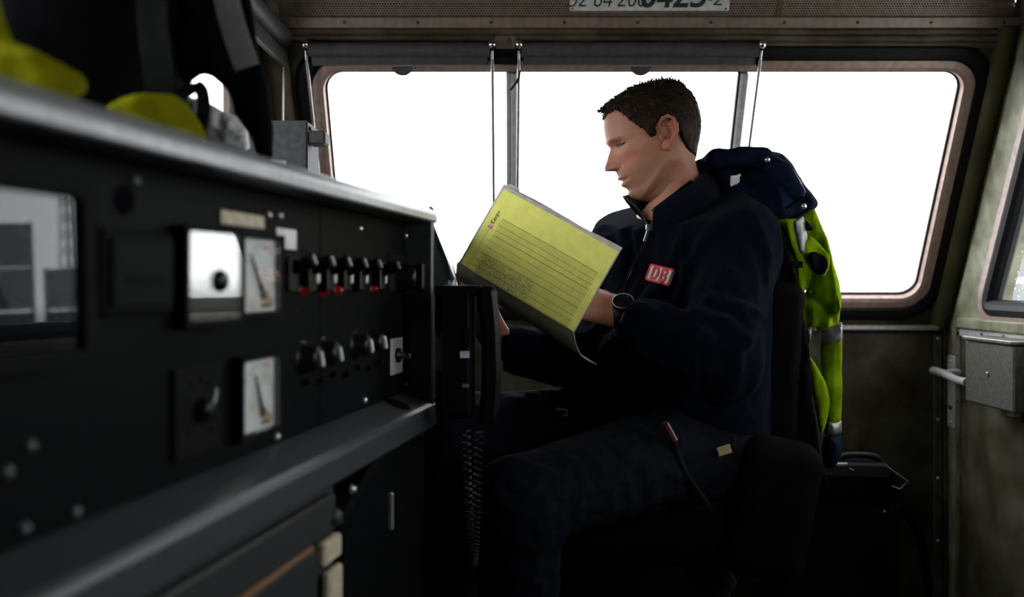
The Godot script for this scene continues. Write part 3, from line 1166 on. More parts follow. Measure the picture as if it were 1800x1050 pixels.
func make_blinds() -> void:
	var f := slope_frame()
	var spans := [[-0.475, -0.052, "left grey roller blind rolled up above the left pane of the side window"], [0.022, 0.575, "right grey roller blind rolled up above the middle pane, over the driver's head"]]
	for k in 2:
		var x0: float = spans[k][0]
		var x1: float = spans[k][1]
		var b := thing("roller_blind", spans[k][2], "blind", f, "roller blinds over the side window")
		var mid := (x0 + x1) / 2.0
		part("roller", tubed([Vector3(x0, 0.768, 0.034), Vector3(x1, 0.768, 0.034)], 0.0175, 20), M.blind, b)
		part("bottom_bar", boxed(Vector3(mid, 0.742, 0.037), Vector3(x1 - x0 - 0.008, 0.024, 0.012), 0.005), M.blind, b)
		var tab := PackedVector2Array()
		for a in 17:
			tab.append(Vector2(cos(PI + PI * a / 16.0) * 0.024, sin(PI + PI * a / 16.0) * 0.021))
		var tx := mid + (0.006 if k == 0 else 0.004)
		part("pull_tab", plated(tab, [], -0.002, 0.002, 0.0008, Transform3D(Basis(), Vector3(tx, 0.729, 0.044))), M.blind, b)
		for x: float in [x0 - 0.006, x1 + 0.006]:
			part("bracket", boxed(Vector3(x, 0.756, 0.022), Vector3(0.005, 0.062, 0.044), 0.0015), M.black, b)
			part("end_knob", lathed([Vector2(0, 0.014), Vector2(0.006, 0.013), Vector2(0.0095, 0.008), Vector2(0.0095, 0.0), Vector2(0.006, -0.004)], 16, Transform3D(Basis(), Vector3(x, 0.784, 0.044))), M.chrome, b)
			part("cable_ferrule", tubed([Vector3(x, 0.769, 0.046), Vector3(x, 0.749, 0.046)], 0.0038, 10), M.chrome, b)
			part("guide_cable", tubed([Vector3(x, 0.749, 0.046), Vector3(x + (0.0 if absf(x) > 0.05 or x < 0.0 else -0.004), 0.085, 0.018)], 0.0040, 8), M.steel, b)
	# the double bracket between the two blinds, with its black strap
	var o := thing("blind_bracket", "small black double bracket with a dangling strap between the two roller blinds", "bracket", f)
	part("plate", boxed(Vector3(-0.015, 0.744, 0.040), Vector3(0.066, 0.022, 0.016), 0.003), M.black, o)
	part("base", boxed(Vector3(-0.015, 0.780, 0.012), Vector3(0.05, 0.03, 0.016), 0.003), M.alu_warm, o)
	part("red_tag", boxed(Vector3(-0.006, 0.784, 0.022), Vector3(0.008, 0.014, 0.004), 0.001), M.rust, o)
	part("strap", tubed(curve([Vector3(0.018, 0.722, 0.046), Vector3(0.016, 0.705, 0.050), Vector3(0.006, 0.688, 0.050), Vector3(-0.004, 0.676, 0.048)], 5), 0.0035, 6), M.black, o)
	# the blind of the front window, seen along its length
	var fb := thing("roller_blind", "grey roller blind of the front window, running away above the console clutter", "blind", Transform3D(Basis(), Vector3(-0.535, 1.50, 0)))
	part("roller", tubed([Vector3(0, 0.025, -2.36), Vector3(0, 0.025, -0.9)], 0.022, 18), M.blind, fb)
	part("bottom_bar", boxed(Vector3(-0.002, -0.028, -1.63), Vector3(0.014, 0.026, 1.45), 0.004), M.blind, fb)
	part("blind_cloth", boxed(Vector3(-0.006, 0.0, -1.63), Vector3(0.003, 0.05, 1.44), 0.001), M.blind, fb)
	part("bracket", boxed(Vector3(-0.025, 0.01, -2.37), Vector3(0.06, 0.08, 0.006), 0.002), M.black, fb)
	part("guide_rod", tubed([Vector3(-0.004, -0.03, -2.345), Vector3(-0.010, -0.40, -2.36)], 0.003, 8), M.steel, fb)


# ---------------------------------------------------------------- the console

# along the console: x to the right (away from the camera) ending at 0, y up, z out of its face
func console_frame() -> Transform3D:
	var e := Vector3(0.16472, 0, -0.98634)
	return Transform3D(Basis(e, Vector3.UP, Vector3(0.98634, 0, 0.16472)), Vector3(-0.165, 0, -1.57))


func make_console() -> void:
	var c := thing("control_console", "long grey control console with a recessed black panel of gauges and switches", "console", console_frame())
	# body: top with rounded lip, back, end frame, ledge
	var st := begin()
	var lip := PackedVector2Array([Vector2(-0.05, 1.046), Vector2(0.040, 1.045), Vector2(0.0440, 1.0455), Vector2(0.0462, 1.0475), Vector2(0.0462, 1.0560), Vector2(0.0455, 1.0600), Vector2(0.0435, 1.0640), Vector2(0.040, 1.0675), Vector2(0.036, 1.0692), Vector2(0.030, 1.070), Vector2(-0.05, 1.070)])
	plate(st, lip, [], 0.0, 1.36, Transform3D(Basis(Vector3(0, 0, 1), Vector3(0, 1, 0), Vector3(-1, 0, 0)), Vector3(0.006, 0, 0)))
	plate(st, PackedVector2Array([Vector2(0.006, -0.045), Vector2(-1.354, -0.045), Vector2(-1.354, -0.185), Vector2(0.006, -0.410)]), [], 1.046, 1.0695, Transform3D(Basis(Vector3(1, 0, 0), Vector3(0, 0, 1), Vector3(0, -1, 0)), Vector3(0, 2.116, 0)))
	part("worktop", done(st), M.worktop, c)
	st = begin()
	box(st, Vector3(-0.006, 0.90, -0.005), Vector3(0.012, 0.34, 0.098), 0.003)
	box(st, Vector3(-0.68, 0.90, -0.055), Vector3(1.36, 0.34, 0.01), 0.001)
	part("housing", done(st), M.housing, c)
	st = begin()
	var sill := PackedVector2Array([Vector2(-0.05, 0.782), Vector2(0.0, 0.779), Vector2(0.040, 0.764), Vector2(0.0445, 0.760), Vector2(0.046, 0.755), Vector2(0.046, 0.729), Vector2(0.042, 0.725), Vector2(-0.05, 0.725)])
	plate(st, sill, [], 0.0, 1.36, Transform3D(Basis(Vector3(0, 0, 1), Vector3(0, 1, 0), Vector3(-1, 0, 0)), Vector3(0.004, 0, 0)))
	part("ledge", done(st), M.housing, c)
	part("painted_recess", lathed([Vector2(0, 0.0006), Vector2(0.015, 0.0008), Vector2(0.0175, 0.0022), Vector2(0.019, 0.0)], 24, Transform3D(Basis(Vector3(1, 0, 0), Vector3(0, 0.35, -0.937), Vector3(0, 0.937, 0.35)), Vector3(-0.115, 0.7725, 0.0185))), M.lining, c)  # near-black disc on the ledge, the shade of a recess painted in
	# face plates
	var face := part("instrument_panel", boxed(Vector3(-0.195, 0.912, -0.004), Vector3(0.385, 0.265, 0.008), 0.002), M.panel, c)
	part("instrument_panel", boxed(Vector3(-0.862, 0.912, -0.004), Vector3(0.945, 0.265, 0.008), 0.002), M.panel, c)
	for p: Vector2 in [Vector2(-0.542, 1.021), Vector2(-0.512, 1.022), Vector2(-0.239, 1.023), Vector2(-0.012, 1.024), Vector2(-0.010, 0.791), Vector2(-0.219, 0.791), Vector2(-0.520, 0.787), Vector2(-0.878, 0.788), Vector2(-0.934, 0.77 + 0.02), Vector2(-0.80, 1.03), Vector2(-0.951, 0.83), Vector2(-0.928, 0.843)]:
		part("screw", lathed([Vector2(0, 0.0045), Vector2(0.003, 0.004), Vector2(0.0048, 0.001), Vector2(0.0048, -0.001)], 12, Transform3D(Basis(), Vector3(p.x, p.y, 0))), M.steel if p.x > -0.7 else M.zip, c)  # screws towards the near end get darker metal, shade put into colour
	part("painted_cable_hole", lathed([Vector2(0, 0.0008), Vector2(0.008, 0.001), Vector2(0.0105, 0.003), Vector2(0.012, 0.0)], 20, Transform3D(Basis(), Vector3(-0.814, 1.014, 0))), M.lining, c)  # no opening cut here; the dark of a hole is painted as a disc
	# labels on the panel
	part("label_plate", boxed(Vector3(-0.603, 1.012, 0.001), Vector3(0.098, 0.013, 0.002), 0.0005), M.beige, c)
	part("label_plate", boxed(Vector3(-0.494, 0.998, 0.001), Vector3(0.055, 0.022, 0.002), 0.0005), M.white, c)
	# instruments
	make_display(c)
	module(c)
	gauge(c, Vector2(-0.692, 0.956), Vector2(0.084, 0.078), -1.0, Basis(Vector3.UP, -0.098))
	gauge(c, Vector2(-0.576, 0.958), Vector2(0.092, 0.074), 0.9)
	gauge(c, Vector2(-0.578, 0.838), Vector2(0.090, 0.072), 0.55)
	selector_dial(c, Vector2(-0.70, 0.838))
	# a row of breakers with red lamps under them
	var row := [-0.497, -0.439, -0.380, -0.318, -0.256, -0.168]
	for k in row.size():
		breaker(c, Vector2(row[k], 0.968), k)
	for p: Vector2 in [Vector2(-0.446, 0.9425), Vector2(-0.382, 0.9405), Vector2(-0.333, 0.941), Vector2(-0.246, 0.942), Vector2(-0.186, 0.942)]:
		var r := 0.0055 if p.x < -0.3 else 0.004
		part("indicator_lens", lathed([Vector2(0, 0.010), Vector2(r * 0.6, 0.009), Vector2(r, 0.005), Vector2(r, 0.0), Vector2(r + 0.002, 0.0)], 16, Transform3D(Basis(), Vector3(p.x, p.y, 0))), M.red, c)
	for p: Vector2 in [Vector2(-0.442, 0.864), Vector2(-0.378, 0.865), Vector2(-0.256, 0.867), Vector2(-0.194, 0.868)]:
		knob(c, p)
	var st2 := begin()
	for k in 7:
		box(st2, Vector3(-0.44 + 0.047 * k, 0.838 - 0.004 * (k % 2), 0.004), Vector3(0.010, 0.006, 0.008), 0.001)
		box(st2, Vector3(-0.44 + 0.047 * k, 0.987 - 0.003 * (k % 3), 0.0006), Vector3(0.012, 0.003, 0.001), 0.0003)
		box(st2, Vector3(-0.44 + 0.047 * k, 0.918, 0.0006), Vector3(0.014, 0.003, 0.001), 0.0003)
	part("engraved_tags", done(st2), M.webbing, c)
	# rotary selector on its plate, and the key switch
	part("selector_plate", boxed(Vector3(-0.066, 0.966, 0.001), Vector3(0.085, 0.056, 0.002), 0.0005), M.webbing, c)
	var sel := begin()
	lathe(sel, [Vector2(0, 0.03), Vector2(0.016, 0.029), Vector2(0.019, 0.025), Vector2(0.021, 0.006), Vector2(0.024, 0.0)], 24, Transform3D(Basis(), Vector3(-0.052, 0.958, 0.001)))
	box(sel, Vector3(-0.052, 0.958, 0.034), Vector3(0.010, 0.042, 0.014), 0.003)
	part("rotary_selector", done(sel), M.black, c)
	part("key_plate", boxed(Vector3(-0.068, 0.840, 0.0015), Vector3(0.062, 0.054, 0.003), 0.001), M.alu, c)
	part("key_switch", lathed([Vector2(0, 0.012), Vector2(0.004, 0.012), Vector2(0.005, 0.009), Vector2(0.0105, 0.008), Vector2(0.0115, 0.003)], 20, Transform3D(Basis(), Vector3(-0.068, 0.841, 0))), M.black, c)
	part("key", boxed(Vector3(-0.068, 0.841, 0.017), Vector3(0.004, 0.009, 0.014), 0.001), M.chrome, c)
	# lower cabinet under the ledge
	st = begin()
	box(st, Vector3(-0.89, 0.36, -0.07), Vector3(0.93, 0.72, 0.20), 0.004)
	part("cabinet_body", done(st), M.cabinet, c)
	part("drawer_front", boxed(Vector3(-0.90, 0.694, 0.036), Vector3(0.90, 0.042, 0.012), 0.004), M.cabinet, c)
	part("drawer_front", boxed(Vector3(-0.92, 0.50, 0.034), Vector3(0.84, 0.33, 0.010), 0.004), M.cabinet, c)
	part("drawer_rail", boxed(Vector3(-0.93, 0.6705, 0.038), Vector3(0.82, 0.006, 0.010), 0.002), M.rust, c)
	part("drawer_latch", boxed(Vector3(-0.468, 0.655, 0.040), Vector3(0.055, 0.026, 0.012), 0.003), M.beige, c)
	part("cabinet_hinge", boxed(Vector3(-0.452, 0.58, 0.038), Vector3(0.046, 0.10, 0.010), 0.004), M.beige, c)
	part("screw", lathed([Vector2(0, 0.006), Vector2(0.004, 0.005), Vector2(0.006, 0.0)], 12, Transform3D(Basis(), Vector3(-0.391, 0.706, 0.040))), M.steel, c)
	part("lock_barrel", lathed([Vector2(0, 0.008), Vector2(0.007, 0.007), Vector2(0.010, 0.003), Vector2(0.011, 0.0)], 16, Transform3D(Basis(), Vector3(-0.455, 0.688, 0.042))), M.ink, c)
	var door := PackedVector2Array([Vector2(-0.255, 0.722), Vector2(-0.405, 0.672), Vector2(-0.410, 0.02), Vector2(-0.02, 0.02), Vector2(-0.02, 0.722)])
	var cd := part("cabinet_door", plated(rounded_polygon(Array(door), 0.008, 3), [], -0.02, 0.034, 0.006), M.panel, c)
	part("door_pull", boxed(Vector3(-0.215, 0.64, 0.036), Vector3(0.008, 0.05, 0.008), 0.002), M.steel, cd)
	face.set_meta("label", "right-hand black panel plate with switches")


func gauge(c: Node3D, p: Vector2, size: Vector2, swing: float, turn := Basis()) -> void:
	var where := Transform3D(turn, Vector3(p.x, p.y, 0.0 if turn == Basis() else 0.006))
	var o := rect(-size.x / 2 - 0.006, -size.y / 2 - 0.005, size.x / 2 + 0.006, size.y / 2 + 0.005)
	var i := rounded(-size.x / 2, -size.y / 2, size.x / 2, size.y / 2, 0.003, 3)
	var g := part("gauge", plated(o, [i], -0.002, 0.012), M.matt_black, c, where)
	part("dial_face", boxed(Vector3(0, 0, 0.002), Vector3(size.x, size.y, 0.003), 0.0005), M.white_dial if swing > 0.0 else M.panel, g)
	if swing < 0.0:
		# a plain glazed dial with one black knob at its middle
		part("dial_knob", lathed([Vector2(0, 0.016), Vector2(0.0085, 0.015), Vector2(0.0105, 0.011), Vector2(0.011, 0.004)], 24, Transform3D(Basis(), Vector3(0.006, -0.004, 0))), M.black, g)
	else:
		var hub := Vector3(0.012, -size.y * 0.27, 0.006)
		var tip := hub + Vector3(-0.034 * swing, 0.040, 0.0)
		part("needle", tubed([hub, tip], [0.0024, 0.0010], 6), M.webbing, g)
		part("needle_hub", lathed([Vector2(0, 0.005), Vector2(0.004, 0.0045), Vector2(0.005, 0.0)], 14, Transform3D(Basis(), hub - Vector3(0, 0, 0.002))), M.rust, g)
		var st := begin()
		for k in 9:
			var a := 0.7 + 0.21 * k
			var q := hub + Vector3(cos(a), sin(a), 0) * 0.050
			if absf(q.x) < size.x * 0.46 and q.y < size.y * 0.44:
				box(st, Vector3(q.x, q.y, 0.0037), Vector3(0.001, 0.005, 0.0004), 0.0001, Basis(Vector3.BACK, a - PI / 2))
		part("scale_marks", done(st), M.ink, g)
		part("red_mark", boxed(Vector3(hub.x + 0.012, hub.y + 0.048, 0.0037), Vector3(0.014, 0.002, 0.0004), 0.0001, Basis(Vector3.BACK, 0.2)), M.logo_red, g)
		part("rust_stain", plated(rounded_polygon([Vector2(0.012, -0.020), Vector2(0.022, -0.016), Vector2(0.030, -0.024), Vector2(0.041, -0.022), Vector2(0.042, -0.033), Vector2(0.030, -0.034), Vector2(0.016, -0.031)], 0.006, 4), [], 0.0036, 0.0038), M.stain, g)
		part("makers_mark", boxed(Vector3(0.02, -size.y * 0.42, 0.0037), Vector3(0.02, 0.003, 0.0004), 0.0001), M.webbing, g)
	part("cover_glass", boxed(Vector3(0, 0, 0.0095 if swing > 0.0 else 0.0105), Vector3(size.x, size.y, 0.002), 0.0004), M.glass, g)


func make_display(c: Node3D) -> void:
	# a dark glass screen at the near end of the panel
	var where := Transform3D(Basis(Vector3.UP, -0.06) * Basis(Vector3.RIGHT, -0.022), Vector3(-1.072, 0.956, 0.003))
	var d := part("display_frame", plated(rounded(-0.185, -0.062, 0.185, 0.062, 0.004, 3), [rounded(-0.172, -0.052, 0.172, 0.052, 0.003, 3)], -0.002, 0.010), M.matt_black, c, where)
	part("display_glass", boxed(Vector3(0, 0, 0.0035), Vector3(0.344, 0.104, 0.004), 0.0005), M.dark_glass, d)


func module(c: Node3D) -> void:
	var d := part("radio_module", boxed(Vector3(-0.8065, 0.958, 0.004), Vector3(0.104, 0.066, 0.012), 0.004), M.matt_black, c)
	part("module_cover", boxed(Vector3(-0.8065, 0.958, 0.0115), Vector3(0.088, 0.052, 0.004), 0.002), M.panel, d)
	part("module_tag", boxed(Vector3(-0.806, 0.953, 0.0138), Vector3(0.05, 0.0045, 0.001), 0.0003), M.webbing, d)


func selector_dial(c: Node3D, p: Vector2) -> void:
	var d := part("selector_panel", boxed(Vector3(p.x, p.y, 0.002), Vector3(0.086, 0.078, 0.006), 0.002), M.matt_black, c)
	var st := begin()
	for k in 9:
		var a := -0.8 + 0.58 * k
		lathe(st, [Vector2(0, 0.002), Vector2(0.0022, 0.0015), Vector2(0.0028, 0.0)], 10, Transform3D(Basis(), Vector3(p.x + cos(a) * 0.028, p.y + sin(a) * 0.027, 0.005)))
	part("position_dots", done(st), M.webbing, d)
	part("selector_knob", lathed([Vector2(0, 0.012), Vector2(0.008, 0.011), Vector2(0.0095, 0.009), Vector2(0.011, 0.0)], 20, Transform3D(Basis(), Vector3(p.x, p.y, 0.005))), M.black, d)
	part("pointer", boxed(Vector3(p.x + 0.004, p.y + 0.012, 0.0175), Vector3(0.003, 0.014, 0.002), 0.0005, Basis(Vector3.BACK, -0.4)), M.steel, d)


func breaker(c: Node3D, p: Vector2, k: int) -> void:
	var b := part("breaker", boxed(Vector3(p.x, p.y - 0.008, 0.006), Vector3(0.022, 0.040, 0.012), 0.002), M.black, c)
	part("lever", boxed(Vector3(p.x, p.y + 0.003, 0.022), Vector3(0.011, 0.016, 0.028), 0.003, Basis(Vector3.RIGHT, -0.35)), M.black, b)
	if k > 0:
		part("terminal_screw", boxed(Vector3(p.x + 0.019, p.y - 0.012, 0.006), Vector3(0.010, 0.014, 0.010), 0.002), M.alu, b)


func knob(c: Node3D, p: Vector2) -> void:
	var st := begin()
	lathe(st, [Vector2(0, 0.020), Vector2(0.012, 0.019), Vector2(0.0145, 0.016), Vector2(0.016, 0.003), Vector2(0.020, 0.0)], 24, Transform3D(Basis(), Vector3(p.x, p.y, 0)))
	var k := part("rotary_knob", done(st), M.black, c)
	part("pointer_stripe", boxed(Vector3(p.x, p.y, 0.0215), Vector3(0.006, 0.019, 0.006), 0.002, Basis(Vector3.BACK, 0.45)), M.white, k)


func make_desk() -> void:
	# the driver's desk carries on beyond the console, in front of the driver
	var d := thing("driver_desk", "grey driver's desk with a sloping end beyond the control console, below the side window", "desk", Transform3D(Basis(), Vector3(0, 0, -1.648)))
	var prof := PackedVector2Array([Vector2(-0.585, 1.072), Vector2(-0.150, 1.080), Vector2(-0.142, 1.074), Vector2(-0.108, 0.985), Vector2(-0.102, 0.960), Vector2(-0.102, 0.90), Vector2(-0.585, 0.90)])
	part("hood", plated(prof, [], -0.62, 0.0, 0.004, Transform3D()), M.housing, d)
	part("pedestal", boxed(Vector3(-0.46, 0.45, -0.30), Vector3(0.22, 0.90, 0.5), 0.006), M.panel, d)
	var edge := begin()
	tube(edge, PackedVector3Array([Vector3(-0.145, 1.078, 0.001), Vector3(-0.108, 0.985, 0.001), Vector3(-0.101, 0.955, 0.001)]), 0.0025, 8)
	part("edge_bead", done(edge), M.rubber, d)


func make_small_things() -> void:
	# radio handset hung on the end of the console, coiled cord below it
	var h := thing("radio_handset", "black radio handset with white tag and coiled cord on the console end", "handset", Transform3D(Basis(), Vector3(-0.075, 0.85, -1.50)))
	var cradle := begin()
	box(cradle, Vector3(-0.010, -0.005, 0.0), Vector3(0.058, 0.195, 0.05), 0.010)
	part("cradle", done(cradle), M.black, h)
	var grip := begin()
	var shape := PackedVector2Array([Vector2(0.022, 0.096), Vector2(0.046, 0.096), Vector2(0.052, 0.088), Vector2(0.057, 0.03), Vector2(0.059, -0.04), Vector2(0.055, -0.10), Vector2(0.046, -0.112), Vector2(0.024, -0.112), Vector2(0.030, -0.05), Vector2(0.030, 0.03), Vector2(0.022, 0.07)])
	plate(grip, rounded_polygon(Array(shape), 0.010, 4), [], -0.03, 0.03, Transform3D(), 0.007)
	box(grip, Vector3(-0.005, 0.089, 0.0), Vector3(0.072, 0.016, 0.052), 0.006)
	part("grip", done(grip), M.black, h)
	part("white_tag", boxed(Vector3(0.005, -0.006, 0.0265), Vector3(0.014, 0.010, 0.002), 0.0005), M.white, h)
	part("press_button", boxed(Vector3(0.008, 0.02, 0.027), Vector3(0.010, 0.028, 0.004), 0.0015), M.matt_black, h)
	part("clip", boxed(Vector3(0.006, -0.052, 0.027), Vector3(0.010, 0.005, 0.004), 0.001), M.steel, h)
	var coil := PackedVector3Array()
	var n := 700
	for i in n:
		var t := float(i) / n
		var base := Vector3(0.006 + 0.020 * t, -0.12 - 0.20 * sin(PI * t), 0.02)
		coil.append(base + Vector3(cos(t * TAU * 62) * 0.006, sin(t * TAU * 62) * 0.0015, sin(t * TAU * 62) * 0.006))
	var st := begin()
	tube(st, coil, 0.0016, 6)
	part("coiled_cord", done(st), M.rubber, h)
	# driver's bag on the floor by the back wall
	var b := thing("driver_bag", "black boxy travel bag standing against the perforated wall behind the driver's seat", "bag", Transform3D(Basis(Vector3.UP, -0.12), Vector3(0.80, 0.0, -2.52)))
	part("body", boxed(Vector3(0.0, 0.255, 0), Vector3(0.31, 0.51, 0.22), 0.03), M.black, b)
	part("flap", boxed(Vector3(0.0, 0.455, 0.065), Vector3(0.28, 0.10, 0.11), 0.02), M.pack, b)
	part("edge_rail", boxed(Vector3(-0.05, 0.507, 0.09), Vector3(0.16, 0.010, 0.012), 0.003), M.steel, b)
	part("handle", tubed(curve([Vector3(0.02, 0.50, 0.05), Vector3(0.03, 0.522, 0.05), Vector3(0.10, 0.522, 0.05), Vector3(0.125, 0.50, 0.05)], 5), 0.008, 8), M.rubber, b)
	part("wire_handle", tubed([Vector3(0.03, 0.50, 0.105), Vector3(0.145, 0.455, 0.115), Vector3(0.165, 0.475, 0.115), Vector3(0.12, 0.505, 0.10)], 0.0025, 6), M.zip, b)
	for p: Vector2 in [Vector2(-0.06, 0.46), Vector2(0.11, 0.40), Vector2(0.05, 0.18)]:
		part("stud", lathed([Vector2(0, 0.004), Vector2(0.003, 0.003), Vector2(0.004, 0.0)], 10, Transform3D(Basis(), Vector3(p.x, p.y, 0.121 if p.y > 0.405 else 0.111))), M.steel, b)
	part("shoulder_strap", tubed(curve([Vector3(0.145, 0.42, 0.06), Vector3(0.20, 0.33, 0.09), Vector3(0.21, 0.16, 0.12), Vector3(0.16, 0.03, 0.15)], 6), 0.010, 6), M.pack, b)
	# a pale metal cap on the wall behind the handset
	var cap := thing("ashtray", "small bright metal ashtray lid on the perforated wall beside the radio handset", "ashtray", Transform3D(Basis(), at(884, 604, 2.66)))
	part("bowl", boxed(Vector3(0, -0.018, -0.02), Vector3(0.05, 0.03, 0.045), 0.008), M.black, cap)
	part("lid", lathed([Vector2(0, 0.006), Vector2(0.012, 0.005), Vector2(0.022, 0.001), Vector2(0.022, -0.002)], 20, Transform3D(Basis(Vector3.RIGHT, -PI / 2), Vector3(0, -0.002, -0.015))), M.chrome, cap)


func make_console_clutter() -> void:
	# grey switch box at the far end of the desk, before the window
	var g := thing("switch_box", "dark grey switch box with a projecting lever before the left window pane", "box", Transform3D(Basis(), Vector3(-0.49, 1.078, -2.10)))
	part("case", boxed(Vector3(0.0, 0.103, 0), Vector3(0.142, 0.206, 0.12), 0.004), M.box_grey, g)
	part("lever", boxed(Vector3(0.088, 0.172, 0.03), Vector3(0.036, 0.028, 0.05), 0.004), M.box_grey, g)
	part("lever_arm", boxed(Vector3(0.05, 0.192, 0.03), Vector3(0.05, 0.008, 0.03), 0.002), M.box_grey, g)
	part("bolt", lathed([Vector2(0, 0.008), Vector2(0.006, 0.007), Vector2(0.008, 0.0)], 12, Transform3D(Basis(Vector3.RIGHT, -PI / 2), Vector3(0.045, 0.206, 0.0))), M.chrome, g)
	var nz := noise(9.0, FastNoiseLite.TYPE_SIMPLEX_SMOOTH, 3, 4)
	# rucksack standing on the console
	var p := thing("rucksack", "large black rucksack with grey webbing straps standing on the console worktop", "rucksack", Transform3D())
	var f := Field.new(Vector3(-0.575, 1.06, -1.36), Vector3(-0.30, 1.52, -0.86), 0.011)
	f.bone(Vector3(-0.48, 1.14, -0.98), Vector3(-0.47, 1.14, -1.22), 0.075, 0.075, 0.05)
	f.bone(Vector3(-0.47, 1.37, -0.98), Vector3(-0.45, 1.37, -1.22), 0.075, 0.07, 0.06)
	f.bone(Vector3(-0.47, 1.15, -1.05), Vector3(-0.46, 1.38, -1.05), 0.08, 0.08, 0.06)
	f.bone(Vector3(-0.45, 1.17, -1.12), Vector3(-0.44, 1.30, -1.12), 0.075, 0.07, 0.04)
	f.change(func(q: Vector3, d: float) -> float: return d + 0.007 * nz.get_noise_3dv(q))
	f.keep(Vector3(0, 1.071, 0), Vector3.DOWN)
	part("body", field_mesh([f]), M.pack, p)
	part("webbing_strap", strap([at(265, -60, 1.00), at(268, 40, 1.00), at(276, 110, 0.995), at(282, 168, 1.0)], 0.030, 0.004), M.webbing, p)
	part("carry_loop", strap([at(318, 168, 1.0), at(340, 152, 1.0), at(354, 158, 1.0), at(358, 190, 1.0), at(352, 225, 1.0), at(345, 243, 1.0)], 0.013, 0.005), M.pack, p)
	# black jacket hung over the rucksack's far side
	var j := thing("work_jacket", "black work jacket with a broad grey reflective stripe draped beside the rucksack on the console", "jacket", Transform3D())
	var fold := func(q: Vector2) -> float: return 0.010 * sin(q.x * 60.0 + q.y * 9.0) + 0.012 * nz.get_noise_2d(q.x * 1.4, q.y * 1.4)
	part("jacket_body", cloth(outline([Vector2(285, -90), Vector2(420, -90), Vector2(440, 10), Vector2(452, 100), Vector2(470, 150), Vector2(478, 230), Vector2(476, 288), Vector2(446, 276), Vector2(436, 236), Vector2(412, 205), Vector2(404, 165), Vector2(380, 140), Vector2(362, 130), Vector2(330, 150), Vector2(300, 168), Vector2(260, 150)], 1.14, 0.01), 0.022, 0.007, func(x: float, y: float) -> float: return 1.14 + 0.10 * (x + 0.33), fold), M.pack, j)
	part("reflective_stripe", strap([at(386, -60, 1.09), at(398, 0, 1.09), at(414, 60, 1.09), at(434, 118, 1.095)], 0.027, 0.004), M.stripe, j)
	# yellow cloths and a white bag
	var y1 := thing("safety_vest", "bright yellow safety vest rolled up at the near end of the console worktop", "vest", Transform3D())
	part("rolled_cloth", cloth(outline([Vector2(-150, -60), Vector2(-20, -40), Vector2(8, 35), Vector2(30, 78), Vector2(90, 100), Vector2(147, 132), Vector2(144, 168), Vector2(120, 186), Vector2(-20, 170), Vector2(-150, 150)], 0.76, 0.006), 0.016, 0.006, func(x: float, y: float) -> float: return 0.76 + 0.18 * (x + 0.35), fold), M.hivis_yellow, y1)
	var y2 := thing("safety_vest", "folded yellow safety vest lying in front of the rucksack's carry loop", "vest", Transform3D())
	part("folded_cloth", cloth(outline([Vector2(178, 190), Vector2(240, 172), Vector2(300, 163), Vector2(322, 176), Vector2(350, 222), Vector2(358, 240), Vector2(330, 262), Vector2(220, 232)], 0.96, 0.004), 0.012, 0.005, func(x: float, y: float) -> float: return 0.96 + 0.1 * (x + 0.35), fold), M.hivis_yellow, y2)
	var w := thing("plastic_bag", "crumpled translucent white bag between the rucksack's loop and the black jacket", "bag", Transform3D())
	var crumple := func(q: Vector2) -> float: return 0.012 * nz.get_noise_2d(q.x * 4.0, q.y * 4.0)
	part("crumpled_film", cloth(outline([Vector2(312, 172), Vector2(345, 172), Vector2(372, 182), Vector2(405, 202), Vector2(430, 208), Vector2(438, 230), Vector2(437, 268), Vector2(360, 250), Vector2(325, 225)], 1.22, 0.006), 0.012, 0.006, func(x: float, y: float) -> float: return 1.22 - 0.12 * (y - 1.12), crumple), M.white, w)
	var t := thing("paper_cup", "small white paper cup half hidden between the black jacket and the grey switch box", "cup", Transform3D(Basis(), Vector3(-0.345, 1.072, -1.42)))
	part("cup", lathed([Vector2(0, 0.0), Vector2(0.017, 0.0), Vector2(0.022, 0.05), Vector2(0.023, 0.052), Vector2(0.021, 0.05), Vector2(0.016, 0.004), Vector2(0, 0.004)], 24, Transform3D(Basis(Vector3.RIGHT, -PI / 2), Vector3.ZERO)), M.white, t)


# a flat band along points
func strap(points: Array, wide: float, thick: float) -> ArrayMesh:
	var st := begin()
	var path := curve(points, 8)
	var side := Vector3(1, 0, 0)
	var n := path.size()
	var rings := []
	for i in n:
		var dir := (path[mini(i + 1, n - 1)] - path[maxi(i - 1, 0)]).normalized()
		var out := side.cross(dir).normalized() if absf(side.dot(dir)) < 0.95 else Vector3.UP
		var s := dir.cross(out).normalized()
		rings.append([path[i] + s * wide / 2 + out * thick / 2, path[i] + s * wide / 2 - out * thick / 2, path[i] - s * wide / 2 - out * thick / 2, path[i] - s * wide / 2 + out * thick / 2])
	for i in n - 1:
		for k in 4:
			st.set_smooth_group(k + 1)
			quad(st, rings[i][k], rings[i][(k + 1) % 4], rings[i + 1][(k + 1) % 4], rings[i + 1][k])
	st.set_smooth_group(-1)
	quad(st, rings[0][3], rings[0][2], rings[0][1], rings[0][0])
	quad(st, rings[n - 1][0], rings[n - 1][1], rings[n - 1][2], rings[n - 1][3])
	return done(st)


# ---------------------------------------------------------------- the driver

const L := Vector3(0.56, 0, 0.83)      # towards the driver's left shoulder
const F := Vector3(-0.83, 0, 0.56)     # the way his chest faces
var head_frame: Transform3D
var jacket_field: Field


